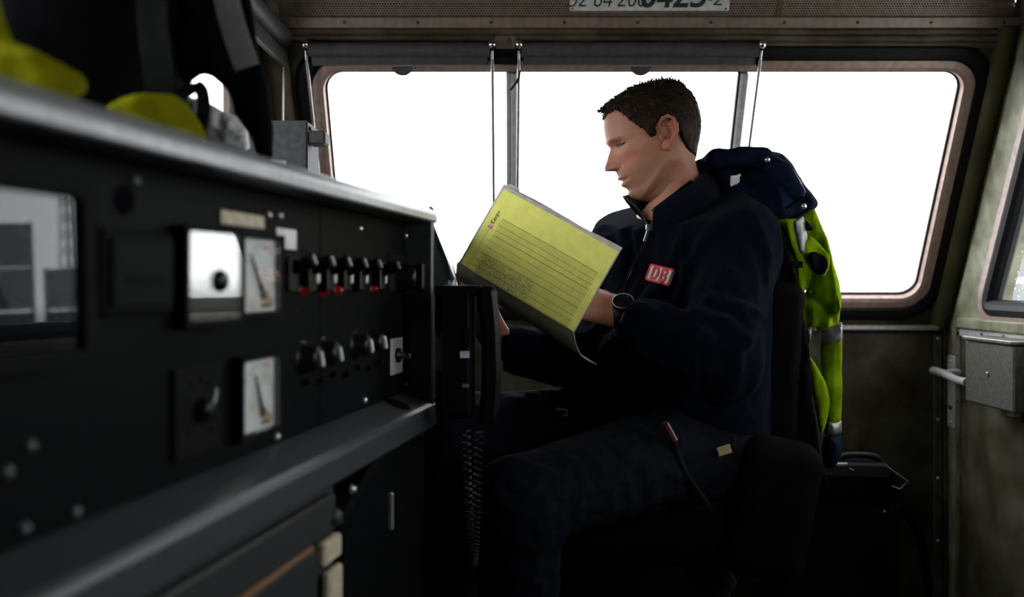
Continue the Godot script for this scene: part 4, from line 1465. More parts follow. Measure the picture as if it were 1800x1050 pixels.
func spline(keys: Array, t: float, col: int) -> float:
	# keys run downwards in their first column
	var n := keys.size()
	var i := 0
	while i < n - 2 and t < keys[i + 1][0]:
		i += 1
	var x0: float = keys[i][0]
	var x1: float = keys[i + 1][0]
	var y0: float = keys[i][col]
	var y1: float = keys[i + 1][col]
	var h := x1 - x0
	var m0: float = (y1 - keys[maxi(i - 1, 0)][col]) / (x1 - keys[maxi(i - 1, 0)][0])
	var m1: float = (keys[mini(i + 2, n - 1)][col] - y0) / (keys[mini(i + 2, n - 1)][0] - x0)
	var s := clampf((t - x0) / h, 0.0, 1.0)
	var s2 := s * s
	var s3 := s2 * s
	return (2 * s3 - 3 * s2 + 1) * y0 + (s3 - 2 * s2 + s) * h * m0 + (3 * s2 - 2 * s3) * y1 + (s3 - s2) * h * m1


# millimetres, up from the ear: front of the face without the nose, back of the head, half width, middle
var head_keys := [
	[101.0, 4.0, -14.0, 9.0, -5.0], [99.0, 22.0, -30.0, 22.0, -4.0], [95.0, 42.0, -44.0, 34.0, -2.0], [88.0, 64.0, -57.0, 47.0, 0.0], [78.0, 86.0, -66.0, 58.0, 0.0], [65.0, 99.5, -71.0, 66.0, 0.0],
	[50.0, 104.5, -75.0, 71.0, 0.0], [32.0, 107.3, -76.0, 73.5, 0.0], [18.0, 108.6, -75.0, 74.0, 2.0], [7.0, 105.0, -73.0, 73.0, 4.0], [-10.0, 103.5, -67.0, 71.0, 6.0], [-25.0, 103.5, -61.0, 69.0, 8.0],
	[-41.0, 106.5, -55.0, 66.5, 8.0], [-51.0, 106.2, -51.5, 64.5, 8.0], [-61.0, 104.5, -49.0, 62.0, 8.0], [-72.0, 100.0, -47.5, 59.0, 8.0], [-82.0, 95.5, -47.0, 56.5, 8.0], [-90.0, 95.8, -47.0, 54.5, 6.0],
	[-99.0, 91.5, -47.5, 53.0, 5.0], [-107.0, 82.0, -48.0, 52.5, 4.0], [-113.0, 68.0, -49.0, 52.5, 2.0], [-121.0, 57.5, -50.0, 53.0, 1.0], [-140.0, 52.0, -53.0, 54.5, 0.0], [-180.0, 50.0, -58.0, 58.0, -3.0], [-240.0, 54.0, -64.0, 70.0, -5.0],
]
var nose_keys := [[14.0, 0.0, 9.0], [6.0, 0.8, 8.5], [-2.0, 7.0, 8.5], [-14.0, 15.2, 9.5], [-24.0, 22.6, 11.0], [-29.0, 23.8, 12.0], [-33.5, 21.5, 12.5], [-36.5, 11.0, 12.5], [-39.0, 3.0, 12.0], [-44.0, 1.0, 9.0], [-50.0, 0.0, 8.0]]


func bump(u: float, l: float, u0: float, su: float, l0: float, sl: float) -> float:
	var a := (u - u0) / su
	var b := (absf(l) - l0) / sl
	return exp(-a * a - b * b)


# a point of the head in its own millimetres (forward, up, left), s runs round it from the face (0) to the back (-1, 1)
func head_point(u: float, s: float) -> Vector3:
	var front := spline(head_keys, u, 1)
	var back := spline(head_keys, u, 2)
	var w := spline(head_keys, u, 3)
	var mid := spline(head_keys, u, 4)
	var a := PI * s * (0.35 + 0.65 * absf(s))
	var ca := cos(a)
	var f := mid + (front - mid if ca > 0.0 else mid - back) * ca
	var l := w * sin(a)
	if ca > 0.0:
		if u < 14.0 and u > -50.0:
			var wn := spline(nose_keys, u, 2)
			f += spline(nose_keys, u, 1) * exp(-pow(absf(l) / wn, 2.4))
		f += 9.5 * bump(u, l, -31.0, 5.0, 14.5, 5.0)            # nostril wings
		f -= 7.0 * bump(u, l, -37.5, 2.2, 8.0, 4.0)             # nostrils
		f -= 3.4 * bump(u, l, -31.0, 8.0, 23.0, 4.0)            # crease beside the nose
		f += 3.4 * bump(u, l, -55.5, 4.2, 0.0, 19.0)            # upper lip
		f += 5.2 * bump(u, l, -70.5, 5.0, 0.0, 17.0)            # lower lip
		var droop := -61.5 + 0.10 * maxf(absf(l) - 12.0, 0.0)
		f -= 6.5 * bump(u, l, droop, 2.4, 0.0, 21.0)            # the open mouth
		f -= 2.0 * bump(u, l, -58.0, 6.0, 26.0, 4.0)            # corner of the mouth
		f -= 1.2 * bump(u, l, -45.0, 14.0, 30.0 + (-30.0 - u) * 0.15, 4.0)
		f += 2.6 * bump(u, l, 20.0, 6.0, 24.0, 16.0)            # brow ridge
		f -= 10.5 * bump(u, l, 7.0, 9.5, 30.0, 14.0)            # eye sockets
		f -= 2.0 * bump(u, l, 6.0, 5.0, 14.0, 5.0)
		f += 3.0 * bump(u, l, -13.0, 12.0, 46.0, 14.0)          # cheek bones
		f += 2.0 * bump(u, l, -92.0, 9.0, 0.0, 17.0)            # chin
		# the lids close over the eyeball, which looks down
		var de := Vector2(absf(l) - 31.0, u - 8.5)
		var re := 13.5 + 0.5 * exp(-pow((u - 7.4) / 0.9, 2)) if u > 6.4 else (12.7 if u > 3.6 else 13.2)
		if de.length() < re:
			f = maxf(f, 73.5 + sqrt(re * re - de.length_squared()))
	var sl := signf(l)
	var al := absf(l)
	al -= 2.2 * exp(-pow((u - 36.0) / 16.0, 2) - pow((f - 52.0) / 20.0, 2))    # temples
	al += 2.2 * exp(-pow((u + 12.0) / 12.0, 2) - pow((f - 48.0) / 18.0, 2))
	al -= 2.5 * exp(-pow((u + 52.0) / 18.0, 2) - pow((f - 52.0) / 16.0, 2))    # hollow of the cheek
	# jaw line from under the ear to the chin; the neck falls in below it
	var jaw := lerpf(-56.0, -104.0, clampf((f - 14.0) / 66.0, 0.0, 1.0))
	if f > -20.0:
		var below := smoothstep(2.0, -16.0, u - jaw) * smoothstep(-150.0, -112.0, u) * smoothstep(-20.0, 12.0, f)
		al = maxf(al - 8.5 * below, 0.0)
		al += 2.6 * exp(-pow((u - jaw - 5.0) / 8.0, 2)) * smoothstep(-4.0, 14.0, f) * smoothstep(92.0, 60.0, f)
	# the neck muscle runs from behind the ear to the collar
	al += 3.0 * exp(-pow((f - lerpf(-18.0, 34.0, clampf((-40.0 - u) / 110.0, 0.0, 1.0))) / 11.0, 2)) * smoothstep(-62.0, -85.0, u)
	return Vector3(f, u, sl * al)


func hairline(q: Vector3) -> float:
	var side := smoothstep(20.0, 70.0, absf(q.z))
	return hairline_at(q.x - 13.0 * side) - 7.0 * side + 2.0 * sin(q.x * 0.9 + 2.0 * sin(q.x * 0.37))


func hairline_at(f: float) -> float:
	var k := [[112.0, 63.0], [100.0, 67.0], [86.0, 72.0], [74.0, 74.0], [62.0, 66.0], [53.0, 52.0], [42.0, 36.0], [33.0, 25.0], [25.0, 9.0], [19.0, 5.0], [14.0, 8.0], [9.0, 26.0], [2.0, 33.0], [-18.0, 33.0], [-27.0, 12.0], [-31.0, -8.0], [-37.0, -36.0], [-44.0, -54.0], [-52.0, -62.0], [-90.0, -63.0]]
	for i in k.size() - 1:
		if f >= k[i + 1][0]:
			return lerpf(k[i + 1][1], k[i][1], clampf((f - k[i + 1][0]) / (k[i][0] - k[i + 1][0]), 0.0, 1.0))
	return -63.0


func skin_colour(p: Vector3, grain: FastNoiseLite) -> Color:
	var base := Vector3(0.36, 0.165, 0.105)
	var f := p.x
	var u := p.y
	var l := p.z
	var g := grain.get_noise_3dv(p)
	base *= 1.0 + 0.10 * g
	base = base.lerp(Vector3(0.35, 0.115, 0.078), 0.55 * bump(u, l, -18.0, 16.0, 42.0, 20.0) * float(f > 20.0))      # cheeks
	base = base.lerp(Vector3(0.35, 0.11, 0.078), 0.6 * bump(u, l, -28.0, 10.0, 0.0, 16.0) * float(f > 90.0))      # nose
	# stubble, fine dark grains over the jaw
	var beard := smoothstep(-30.0, -58.0, u) * smoothstep(2.0, 26.0, f) * smoothstep(-122.0, -100.0, u)
	base = base.lerp(Vector3(0.16, 0.09, 0.062), beard * (0.32 + 0.5 * maxf(0.0, grain.get_noise_3dv(p * 6.0))))
	if f > 60.0:
		base = base.lerp(Vector3(0.29, 0.075, 0.058), clampf(bump(u, l, -55.5, 3.6, 0.0, 21.0) + bump(u, l, -70.0, 4.6, 0.0, 19.0), 0.0, 1.0) * 0.85)
		var slit := bump(u, l, -61.5 + 0.10 * maxf(absf(l) - 12.0, 0.0), 2.0, 0.0, 22.0)
		base = base.lerp(Vector3(0.07, 0.018, 0.016), smoothstep(0.45, 0.8, slit))
		if absf(u + 59.9) < 1.7 and absf(l) > 3.0 and absf(l) < 17.0:
			base = Vector3(0.62, 0.56, 0.46)
	# eyebrow and eye
	var brow := smoothstep(3.6, 1.6, absf(u - (19.0 + 0.07 * (34.0 - absf(l))))) * smoothstep(9.0, 14.0, absf(l)) * smoothstep(54.0, 42.0, absf(l)) * float(f > 50.0)
	base = base.lerp(Vector3(0.16, 0.085, 0.05), brow * (0.35 + 0.4 * grain.get_noise_3dv(p * 5.0)))
	var de := Vector2(absf(l) - 31.0, u - 8.5)
	if f > 60.0 and de.length() < 13.2:
		if u < 6.4 and u > 3.6:
			base = Vector3(0.075, 0.055, 0.045)
			if Vector2(absf(l) - 30.5, u - 4.0).length() < 8.0:
				base = Vector3(0.03, 0.022, 0.016)
		elif u >= 6.4 and u < 8.2:
			base = Vector3(0.05, 0.03, 0.02)
		elif u > 8.0:
			base = base.lerp(Vector3(0.30, 0.125, 0.085), 0.5)
	return Color(base.x, base.y, base.z)


func head_world(p: Vector3) -> Vector3:
	return head_frame * (p * 0.001)


func append_arrays(to: Array, vs: PackedVector3Array, ns: PackedVector3Array, idx: PackedInt32Array, col: PackedColorArray) -> void:
	var base: int = to[0].size()
	to[0].append_array(vs)
	to[1].append_array(ns)
	for i in idx:
		to[2].append(i + base)
	to[3].append_array(col)


func append_field(to: Array, f: Field, how: Callable, where := Transform3D()) -> void:
	var vs := PackedVector3Array()
	var ns := PackedVector3Array()
	var idx := PackedInt32Array()
	f.mesh_into(vs, ns, idx)
	var col := PackedColorArray()
	for i in vs.size():
		col.append(how.call(vs[i]))
		vs[i] = where * vs[i]
		ns[i] = (where.basis * ns[i]).normalized()
	if where.basis.determinant() < 0.0:
		for i in idx.size() / 3:
			var k := idx[3 * i + 1]
			idx[3 * i + 1] = idx[3 * i + 2]
			idx[3 * i + 2] = k
	append_arrays(to, vs, ns, idx, col)


func make_head(to: Array) -> void:
	var grain := noise(0.06, FastNoiseLite.TYPE_SIMPLEX_SMOOTH, 3, 8)
	var rows := 250
	var cols := 260
	var p := PackedVector3Array()
	var col := PackedColorArray()
	for r in rows:
		var t := float(r) / (rows - 1)
		var u := 101.0 - 341.0 * (t * 0.62 + 0.38 * t * t * t)
		for c in cols:
			var s := -1.0 + 2.0 * (c + 0.5) / cols
			var q := head_point(u, s)
			if r == 0:
				q = Vector3(-5, 101.2, 0)
			p.append(head_world(q))
			col.append(skin_colour(q, grain))
	var m := grid_mesh(p, cols, true, col)
	var a := m.surface_get_arrays(0)
	append_arrays(to, a[Mesh.ARRAY_VERTEX], a[Mesh.ARRAY_NORMAL], a[Mesh.ARRAY_INDEX], col)
	# ears
	var ear_at := Vector3(0.0135, -0.007, 0.0)
	for side: float in [1.0, -1.0]:
		var f := Field.new(Vector3(-0.036, -0.034, 0.062), Vector3(0.014, 0.044, 0.100), 0.0013)
		var rim := [Vector3(1, 7, 71), Vector3(4, 17, 74), Vector3(1, 27, 77), Vector3(-7, 34, 80), Vector3(-17, 34.5, 83), Vector3(-25, 27, 86), Vector3(-27.5, 14, 87), Vector3(-25, 2, 85), Vector3(-18, -8, 81), Vector3(-9, -17, 77), Vector3(-1, -23, 74.5), Vector3(4, -21, 73), Vector3(5, -14, 72)]
		var rr := [2.4, 2.6, 2.6, 2.7, 2.8, 2.9, 2.9, 3.0, 3.4, 4.4, 5.2, 4.4, 3.0]
		for i in rim.size() - 1:
			f.bone(rim[i] * 0.001, rim[i + 1] * 0.001, rr[i] * 0.001, rr[i + 1] * 0.001, 0.003)
		var anti := [Vector3(-10, 27, 80), Vector3(-17, 19, 81), Vector3(-18, 7, 80), Vector3(-13, -4, 78), Vector3(-5, -9, 76)]
		for i in anti.size() - 1:
			f.bone(anti[i] * 0.001, anti[i + 1] * 0.001, 0.0028, 0.0028, 0.004)
		f.bone(Vector3(-0.004, 0.022, 0.074), Vector3(-0.019, 0.018, 0.079), 0.003, 0.0045, 0.004)
		f.bone(Vector3(-0.012, 0.008, 0.072), Vector3(-0.010, -0.004, 0.071), 0.009, 0.008, 0.004, Vector3(0, 0, 1), 1.6)
		f.bone(Vector3(-0.022, 0.022, 0.079), Vector3(-0.022, 0.0, 0.080), 0.003, 0.004, 0.004)
		f.bone(Vector3(-0.002, -0.012, 0.073), Vector3(-0.006, -0.017, 0.075), 0.006, 0.006, 0.004)
		f.bone(Vector3(0.005, 0.003, 0.073), Vector3(0.004, -0.003, 0.074), 0.0042, 0.0038, 0.003)
		f.bone(Vector3(-0.023, 0.010, 0.078), Vector3(-0.018, 0.006, 0.066), 0.008, 0.010, 0.005)
		f.ball(Vector3(-0.009, 0.006, 0.082), Vector3(0.0075, 0.013, 0.014), 0.003, Basis(), true)
		f.ball(Vector3(-0.012, 0.024, 0.083), Vector3(0.006, 0.0045, 0.006), 0.003, Basis(), true)
		var tint := func(q: Vector3) -> Color:
			var g := 1.0 + 0.1 * grain.get_noise_3dv(q * 1000.0)
			return Color(0.34 * g, 0.115 * g, 0.078 * g)
		var mirror := head_frame * Transform3D(Basis(Vector3(1, 0, 0), Vector3(0, 1, 0), Vector3(0, 0, side)), Vector3(ear_at.x, ear_at.y, -0.001 * side))
		append_field(to, f, tint, mirror)


func make_hair(person: Node3D) -> void:
	var clump := noise(0.055, FastNoiseLite.TYPE_SIMPLEX_SMOOTH, 3, 15)
	var rows := 130
	var cols := 200
	var p := PackedVector3Array()
	var st := begin()
	var st_light := begin()
	var r2 := RandomNumberGenerator.new()
	r2.seed = 11
	for r in rows:
		var u := 101.0 - 168.0 * float(r) / (rows - 1)
		for c in cols:
			var s := -1.0 + 2.0 * (c + 0.5) / cols
			var q := head_point(u, s)
			if r == 0:
				q = Vector3(-5, 101.2, 0)
			p.append(head_world(hair_out(q, clump)))
	var shell := grid_mesh(p, cols, true)
	var hair := part("hair", shell, M.hair, person)
	# single tufts that break the outline
	for k in 5200:
		var u := r2.randf_range(-60.0, 100.5)
		var s := r2.randf_range(-1.0, 1.0)
		var q := head_point(u, s)
		var m := q.y - hairline(q)
		if m < 1.0:
			continue
		var root := hair_out(q, clump)
		var n := Vector3(q.x + 2.0, (q.y - 8.0) * 1.1, q.z).normalized()
		var top := smoothstep(55.0, 85.0, q.y)
		# combed forwards and up on top, back and down at the sides and the nape
		var dir := Vector3(0.9, 0.25, 0.12 * r2.randfn()).lerp(Vector3(-0.45, -0.9, 0.05 * r2.randfn()), 1.0 - top)
		if q.x < 15.0 and top > 0.4:
			dir = Vector3(-0.35 + 0.3 * r2.randfn(), 0.9, 0.3 * r2.randfn()) + n * 0.35
		if q.x > 60.0:
			dir = Vector3(0.7, 0.25 - 0.9 * smoothstep(85.0, 100.0, q.x) * smoothstep(85.0, 65.0, q.y), 0.25 * r2.randfn())
		dir = (dir - n * dir.dot(n) + n * (0.12 + 0.34 * r2.randf()) * (0.5 + 1.2 * top)).normalized()
		var length := lerpf(8.0, 15.0, top) * r2.randf_range(0.6, 1.3)
		root -= n * 1.5
		var path := PackedVector3Array()
		for i in 4:
			var t := i / 3.0
			path.append(head_world(root + dir * length * t + n * (-1.8 * t * t) + Vector3(0, -0.8, 0) * t * t))
		tube(st if r2.randf() > 0.35 else st_light, path, [0.0009, 0.0009, 0.0006, 0.0001], 3, false)
	part("strands", done(st), M.hair, hair)
	part("lighter_strands", done(st_light), M.hair_light, hair)


# how far the hair stands off the scalp, as a moved point in millimetres
func hair_out(q: Vector3, clump: FastNoiseLite) -> Vector3:
	var m := q.y - hairline(q)
	var n := Vector3(q.x + 2.0, (q.y - 8.0) * 1.15, q.z).normalized()
	var top := smoothstep(50.0, 92.0, q.y)
	var thick := lerpf(6.5, lerpf(7.0, 10.5, smoothstep(-30.0, 30.0, q.x)), top)
	if q.x < -40.0:
		thick = lerpf(thick, 9.0, smoothstep(-40.0, -70.0, q.x) * (1.0 - top))
	thick *= lerpf(0.55, 1.0, smoothstep(-62.0, -10.0, q.y))
	thick *= 1.0 + 0.38 * clump.get_noise_3d(q.x * 0.5 + q.y * 0.4, q.y * 0.5, q.z * 3.0)
	var cover := smoothstep(-3.0, 7.0, m)
	var out := q + n * (thick * cover - 2.0 * (1.0 - cover))
	# the front is brushed up and forwards
	var quiff := smoothstep(58.0, 92.0, q.x) * smoothstep(-2.0, 12.0, m) * smoothstep(52.0, 20.0, absf(q.z))
	out += Vector3(6.0, 4.0, 0.0) * quiff * (1.0 + 0.3 * clump.get_noise_2d(q.z * 4.0, 3.0))
	return out


func hand(f: Field, elbow: Vector3, wrist: Vector3, dir: Vector3, back: Vector3, left: bool, curls: Array, thumb_turn: float) -> void:
	dir = dir.normalized()
	back = (back - dir * back.dot(dir)).normalized()
	var t := dir.cross(back) * (1.0 if left else -1.0)
	f.bone(wrist + (elbow - wrist).normalized() * 0.06, wrist, 0.027, 0.0255, 0.01, back, 1.2)
	f.bone(wrist, wrist + dir * 0.03, 0.0255, 0.026, 0.015, back, 1.5)
	var len := [[0.043, 0.025, 0.021], [0.047, 0.029, 0.022], [0.044, 0.027, 0.022], [0.035, 0.021, 0.019]]
	for k in 4:
		var out := 0.030 - 0.0205 * k
		var knuckle := wrist + dir * (0.092 - 0.004 * absf(k - 1.2)) + t * out + back * 0.003
		f.bone(wrist + dir * 0.012 + t * out * 0.55, knuckle, 0.0125, 0.0105, 0.014)
		f.ball(knuckle + back * 0.003, Vector3.ONE * 0.0085, 0.008)
		var a := 0.0
		var p := knuckle
		for j in 3:
			a += curls[j] * (1.0 + 0.08 * k)
			var d := (dir * cos(a) - back * sin(a) + t * (0.06 - 0.05 * k)).normalized()
			var q: Vector3 = p + d * len[k][j]
			var r := [0.0092, 0.0084, 0.0078, 0.0066]
			var thin := 0.90 if k == 3 else 1.0
			f.bone(p, q, r[j] * thin, r[j + 1] * thin, 0.004)
			p = q
	# ball of the thumb and its two segments
	var root := wrist + dir * 0.018 + t * 0.018 - back * 0.006
	var td := (dir * cos(thumb_turn) + t * sin(thumb_turn) - back * 0.35).normalized()
	var k1 := root + td * 0.045
	f.bone(root, k1, 0.0165, 0.0125, 0.014)
	var td2 := (td + dir * 0.45).normalized()
	f.bone(k1, k1 + td2 * 0.033, 0.0112, 0.0102, 0.005)
	f.bone(k1 + td2 * 0.033, k1 + td2 * 0.033 + (td2 + dir * 0.3 - back * 0.2).normalized() * 0.027, 0.0102, 0.0075, 0.004)


func ridge(f: Field, points: Array, r: float, k := 0.014) -> void:
	var last := Vector3.ZERO
	for i in points.size():
		var p: Vector2 = points[i]
		var q := f.hit(at(p.x, p.y, 1.52), at(p.x, p.y, 2.25))
		if i > 0:
			f.bone(last, q, r * 0.8, r * 0.8, k)
		last = q


func make_driver() -> void:
	var pelvis := Vector3(0.325, 0.64, -1.98)
	var chest := Vector3(0.331, 1.00, -1.965)
	var sh_l := at(1296, 438, 1.83)
	var sh_r := at(1109, 440, 2.08)
	var el_l := at(1268, 640, 1.655)
	var el_r := at(1046, 640, 2.02)
	var wr_l := at(1092, 550, 1.775)
	var wr_r := at(884, 612, 1.88)
	var hip_l := pelvis + L * 0.085
	var hip_r := pelvis - L * 0.085
	var kn_l := at(908, 885, 1.62)
	var kn_r := at(792, 760, 1.86)
	var an_l := Vector3(0.02, 0.12, -1.74)
	var an_r := Vector3(-0.12, 0.12, -1.93)
	var person := thing("person", "seated man in dark navy fleece jacket and dark trousers reading a yellow book", "person", Transform3D())
	var pitch := deg_to_rad(17.5)
	var yaw := deg_to_rad(3.0)
	var ahead := Vector3(-cos(yaw), 0, sin(yaw))
	var fwd := ahead * cos(pitch) - Vector3.UP * sin(pitch)
	var up := ahead * sin(pitch) + Vector3.UP * cos(pitch)
	head_frame = Transform3D(Basis(fwd, up, up.cross(fwd)), at(1163, 240, 1.97))
	# one body: head and neck, trunk and limbs under the clothes, hands
	var body := [PackedVector3Array(), PackedVector3Array(), PackedInt32Array(), PackedColorArray()]
	make_head(body)
	var grain := noise(30.0, FastNoiseLite.TYPE_SIMPLEX_SMOOTH, 3, 18)
	var tint := func(q: Vector3) -> Color:
		var g := 1.0 + 0.13 * grain.get_noise_3dv(q)
		return Color(0.36 * g, 0.165 * g, 0.105 * g)
	var trunk := Field.new(Vector3(-0.25, 0.08, -2.26), Vector3(0.52, 1.24, -1.50), 0.016)
	trunk.bone(pelvis - L * 0.06, chest - L * 0.07, 0.10, 0.09, 0.05)
	trunk.bone(pelvis + L * 0.06, chest + L * 0.07, 0.10, 0.09, 0.05)
	trunk.bone(chest, at(1196, 340, 1.965), 0.09, 0.052, 0.05)
	for b: Array in [[chest + Vector3(0, 0.05, 0), sh_l, 0.06, 0.05], [chest + Vector3(0, 0.05, 0), sh_r, 0.06, 0.05], [sh_l, el_l, 0.05, 0.036], [sh_r, el_r, 0.05, 0.036], [el_l, wr_l, 0.036, 0.026], [el_r, wr_r, 0.036, 0.026], [hip_l, kn_l, 0.07, 0.045], [hip_r, kn_r, 0.07, 0.045], [kn_l, an_l, 0.045, 0.03], [kn_r, an_r, 0.045, 0.03]]:
		trunk.bone(b[0], b[1], b[2], b[3], 0.03)
	append_field(body, trunk, tint)
	var dl := (at(1026, 534, 1.80) - wr_l).normalized()
	var hl := Field.new(wr_l + Vector3(-0.20, -0.10, -0.12), wr_l + Vector3(0.08, 0.09, 0.09), 0.003)
	hand(hl, el_l, wr_l, dl, Vector3(-0.1, 0.72, 0.68), true, [0.35, 0.5, 0.35], 0.75)
	append_field(body, hl, tint)
	var dr := (at(850, 562, 1.85) - wr_r).normalized()
	var hr := Field.new(wr_r + Vector3(-0.16, -0.08, -0.12), wr_r + Vector3(0.10, 0.19, 0.12), 0.003)
	hand(hr, el_r, wr_r, dr, Vector3(-0.55, 0.0, 0.8), false, [0.25, 0.35, 0.3], 0.7)
	append_field(body, hr, tint)
	part("body", arrays(body[0], body[1], body[2], body[3]), M.skin, person)
	make_hair(person)
	# fleece jacket
	var f := Field.new(Vector3(-0.02, 0.635, -2.27), Vector3(0.60, 1.20, -1.53), 0.007)
	jacket_field = f
	for s: float in [-1.0, 1.0]:
		f.bone(pelvis + L * 0.07 * s + Vector3(0, -0.03, 0), chest + L * 0.085 * s, 0.128, 0.112, 0.05)
		f.bone(chest + L * 0.05 * s + Vector3(0.01, 0.05, 0), (sh_l if s > 0 else sh_r) + Vector3(0, 0.012, 0), 0.088, 0.062, 0.05)
	f.bone(pelvis + F * 0.045 + Vector3(0, 0.05, 0), pelvis + F * 0.05 + Vector3(0.0, 0.20, 0), 0.125, 0.115, 0.06)
	f.bone(chest + Vector3(0, 0.06, 0), at(1204, 378, 1.975), 0.09, 0.060, 0.06)
	f.bone(at(1212, 376, 1.975), sh_l + Vector3(0, 0.022, 0), 0.056, 0.050, 0.05)
	f.bone(at(1204, 384, 1.98), sh_r + Vector3(0, 0.022, 0), 0.056, 0.050, 0.05)
	f.bone(sh_l, el_l, 0.074, 0.060, 0.035)
	f.bone(sh_r, el_r, 0.074, 0.060, 0.035)
	var cuff_l := wr_l.lerp(el_l, 0.28)
	var cuff_r := wr_r.lerp(el_r, -0.03)
	f.bone(el_l, cuff_l, 0.061, 0.044, 0.03)
	f.bone(el_r, cuff_r, 0.061, 0.042, 0.03)
	f.bone(cuff_l, cuff_l + (el_l - wr_l).normalized() * 0.02, 0.043, 0.047, 0.012)
	# folds as they run in the photograph
	for r: Array in [
		[[Vector2(1262, 398), Vector2(1236, 430), Vector2(1212, 474), Vector2(1203, 516)], 0.010], [[Vector2(1296, 356), Vector2(1330, 400), Vector2(1345, 452), Vector2(1346, 490)], 0.007],
		[[Vector2(1206, 388), Vector2(1196, 430), Vector2(1192, 452)], 0.007], [[Vector2(1176, 500), Vector2(1138, 524), Vector2(1112, 548)], 0.010], [[Vector2(1052, 410), Vector2(1072, 424), Vector2(1082, 440)], 0.008],
		[[Vector2(1088, 392), Vector2(1104, 430), Vector2(1098, 470)], 0.009], [[Vector2(1118, 378), Vector2(1124, 410)], 0.008],
		[[Vector2(1120, 545), Vector2(1160, 560), Vector2(1186, 590)], 0.012], [[Vector2(1170, 548), Vector2(1210, 566), Vector2(1240, 604), Vector2(1244, 650)], 0.012], [[Vector2(1228, 556), Vector2(1270, 566), Vector2(1306, 600)], 0.012], [[Vector2(1250, 530), Vector2(1300, 545), Vector2(1334, 570)], 0.010], [[Vector2(1130, 590), Vector2(1150, 620), Vector2(1190, 650)], 0.010],
		[[Vector2(1290, 640), Vector2(1310, 600), Vector2(1330, 560)], 0.009], [[Vector2(1036, 590), Vector2(1052, 574), Vector2(1064, 560)], 0.009], [[Vector2(1050, 640), Vector2(1070, 600), Vector2(1096, 580)], 0.010]]:
		ridge(f, r[0], r[1] * 1.25)
	var nz := noise(11.0, FastNoiseLite.TYPE_SIMPLEX_SMOOTH, 3, 44)
	f.change(func(q: Vector3, d: float) -> float:
		return d - 0.006 * (1.0 - 2.0 * absf(nz.get_noise_3d(q.x * 0.9, q.y * 0.40, q.z * 0.8))) + 0.002)
	f.keep(Vector3(0, 0.655, 0), Vector3(0, -1, 0))
	# neck opening
	var n1 := at(1276, 336, 1.93)
	var n2 := at(1145, 402, 1.86)
	var n3 := at(1118, 368, 2.05)
	var across := (n2 - n1).cross(n3 - n1).normalized()
	f.keep(n1, across if across.y > 0.0 else -across)
	f.ball(at(1180, 348, 1.955), Vector3(0.052, 0.060, 0.052), 0.012, Basis(), true)
	var fleece := part("fleece_jacket", field_mesh([f]), M.fleece, person)
	make_collar_and_zip(fleece, f)
	make_patch(fleece, f)
	# trousers and shoes
	var tr := Field.new(Vector3(-0.24, 0.09, -2.20), Vector3(0.52, 0.78, -1.50), 0.010)
	tr.bone(pelvis - L * 0.07, pelvis + L * 0.07, 0.125, 0.125, 0.05)
	tr.bone(pelvis + Vector3(0, 0.02, 0), pelvis + Vector3(0, 0.10, 0), 0.115, 0.105, 0.05)
	tr.bone(hip_l, kn_l, 0.098, 0.068, 0.05)
	tr.bone(hip_r, kn_r, 0.094, 0.068, 0.05)
	tr.bone(kn_l, an_l, 0.070, 0.055, 0.03)
	tr.bone(kn_r, an_r, 0.070, 0.055, 0.03)
	var nt := noise(13.0, FastNoiseLite.TYPE_SIMPLEX_SMOOTH, 2, 51)
	tr.change(func(q: Vector3, d: float) -> float:
		return d - 0.006 * (1.0 - 2.0 * absf(nt.get_noise_3d(q.x * 1.0, q.y * 1.2, q.z))))
	var pants := part("trousers", field_mesh([tr]), M.trousers, person)
	var bk := tr.hit(at(988, 724, 1.4), at(988, 724, 2.2))
	part("belt_buckle", plated(rounded(-0.011, -0.007, 0.011, 0.007, 0.002, 3), [rounded(-0.009, -0.004, 0.009, 0.004, 0.001, 3)], 0.0, 0.003, 0.0, Transform3D(Basis(Vector3.BACK, -0.15), bk + Vector3(0, 0, 0.004))), M.steel, pants)
	for a: Vector3 in [an_l, an_r]:
		var sf := Field.new(a + Vector3(-0.26, -0.13, -0.07), a + Vector3(0.10, 0.06, 0.07), 0.010)
		sf.bone(a + Vector3(0.02, -0.01, 0), a + Vector3(-0.02, -0.06, 0), 0.045, 0.042, 0.03)
		sf.bone(a + Vector3(0.03, -0.075, 0), a + Vector3(-0.17, -0.085, 0), 0.042, 0.036, 0.04)
		sf.keep(a + Vector3(0, -0.118, 0), Vector3.DOWN)
		part("shoe", field_mesh([sf]), M.black, person)
	# wrist watch
	var axis := (wr_l - el_l).normalized()
	var wc := wr_l - axis * 0.006
	var bk2 := Vector3(-0.1, 0.72, 0.68)
	bk2 = (bk2 - axis * bk2.dot(axis)).normalized()
	var wf := Transform3D(Basis(axis.cross(bk2), bk2 , -axis).orthonormalized(), wc)
	wf.basis = Basis(bk2.cross(-axis).normalized(), bk2, -axis)
	var w := part("wristwatch", lathed([Vector2(0.0262, -0.011), Vector2(0.029, -0.0105), Vector2(0.0295, 0.0), Vector2(0.029, 0.0105), Vector2(0.0262, 0.011)], 32, wf * Transform3D(Basis.from_scale(Vector3(1.06, 0.86, 1.0)), Vector3.ZERO)), M.black, person)
	var cf := Transform3D(Basis(wf.basis.x, wf.basis.z * -1.0, wf.basis.y), wc + bk2 * 0.0235)
	part("watch_case", lathed([Vector2(0.0, 0.0085), Vector2(0.0165, 0.0085), Vector2(0.0175, 0.0095), Vector2(0.0195, 0.0085), Vector2(0.0200, 0.006), Vector2(0.0195, 0.0)], 32, cf), M.black, w)
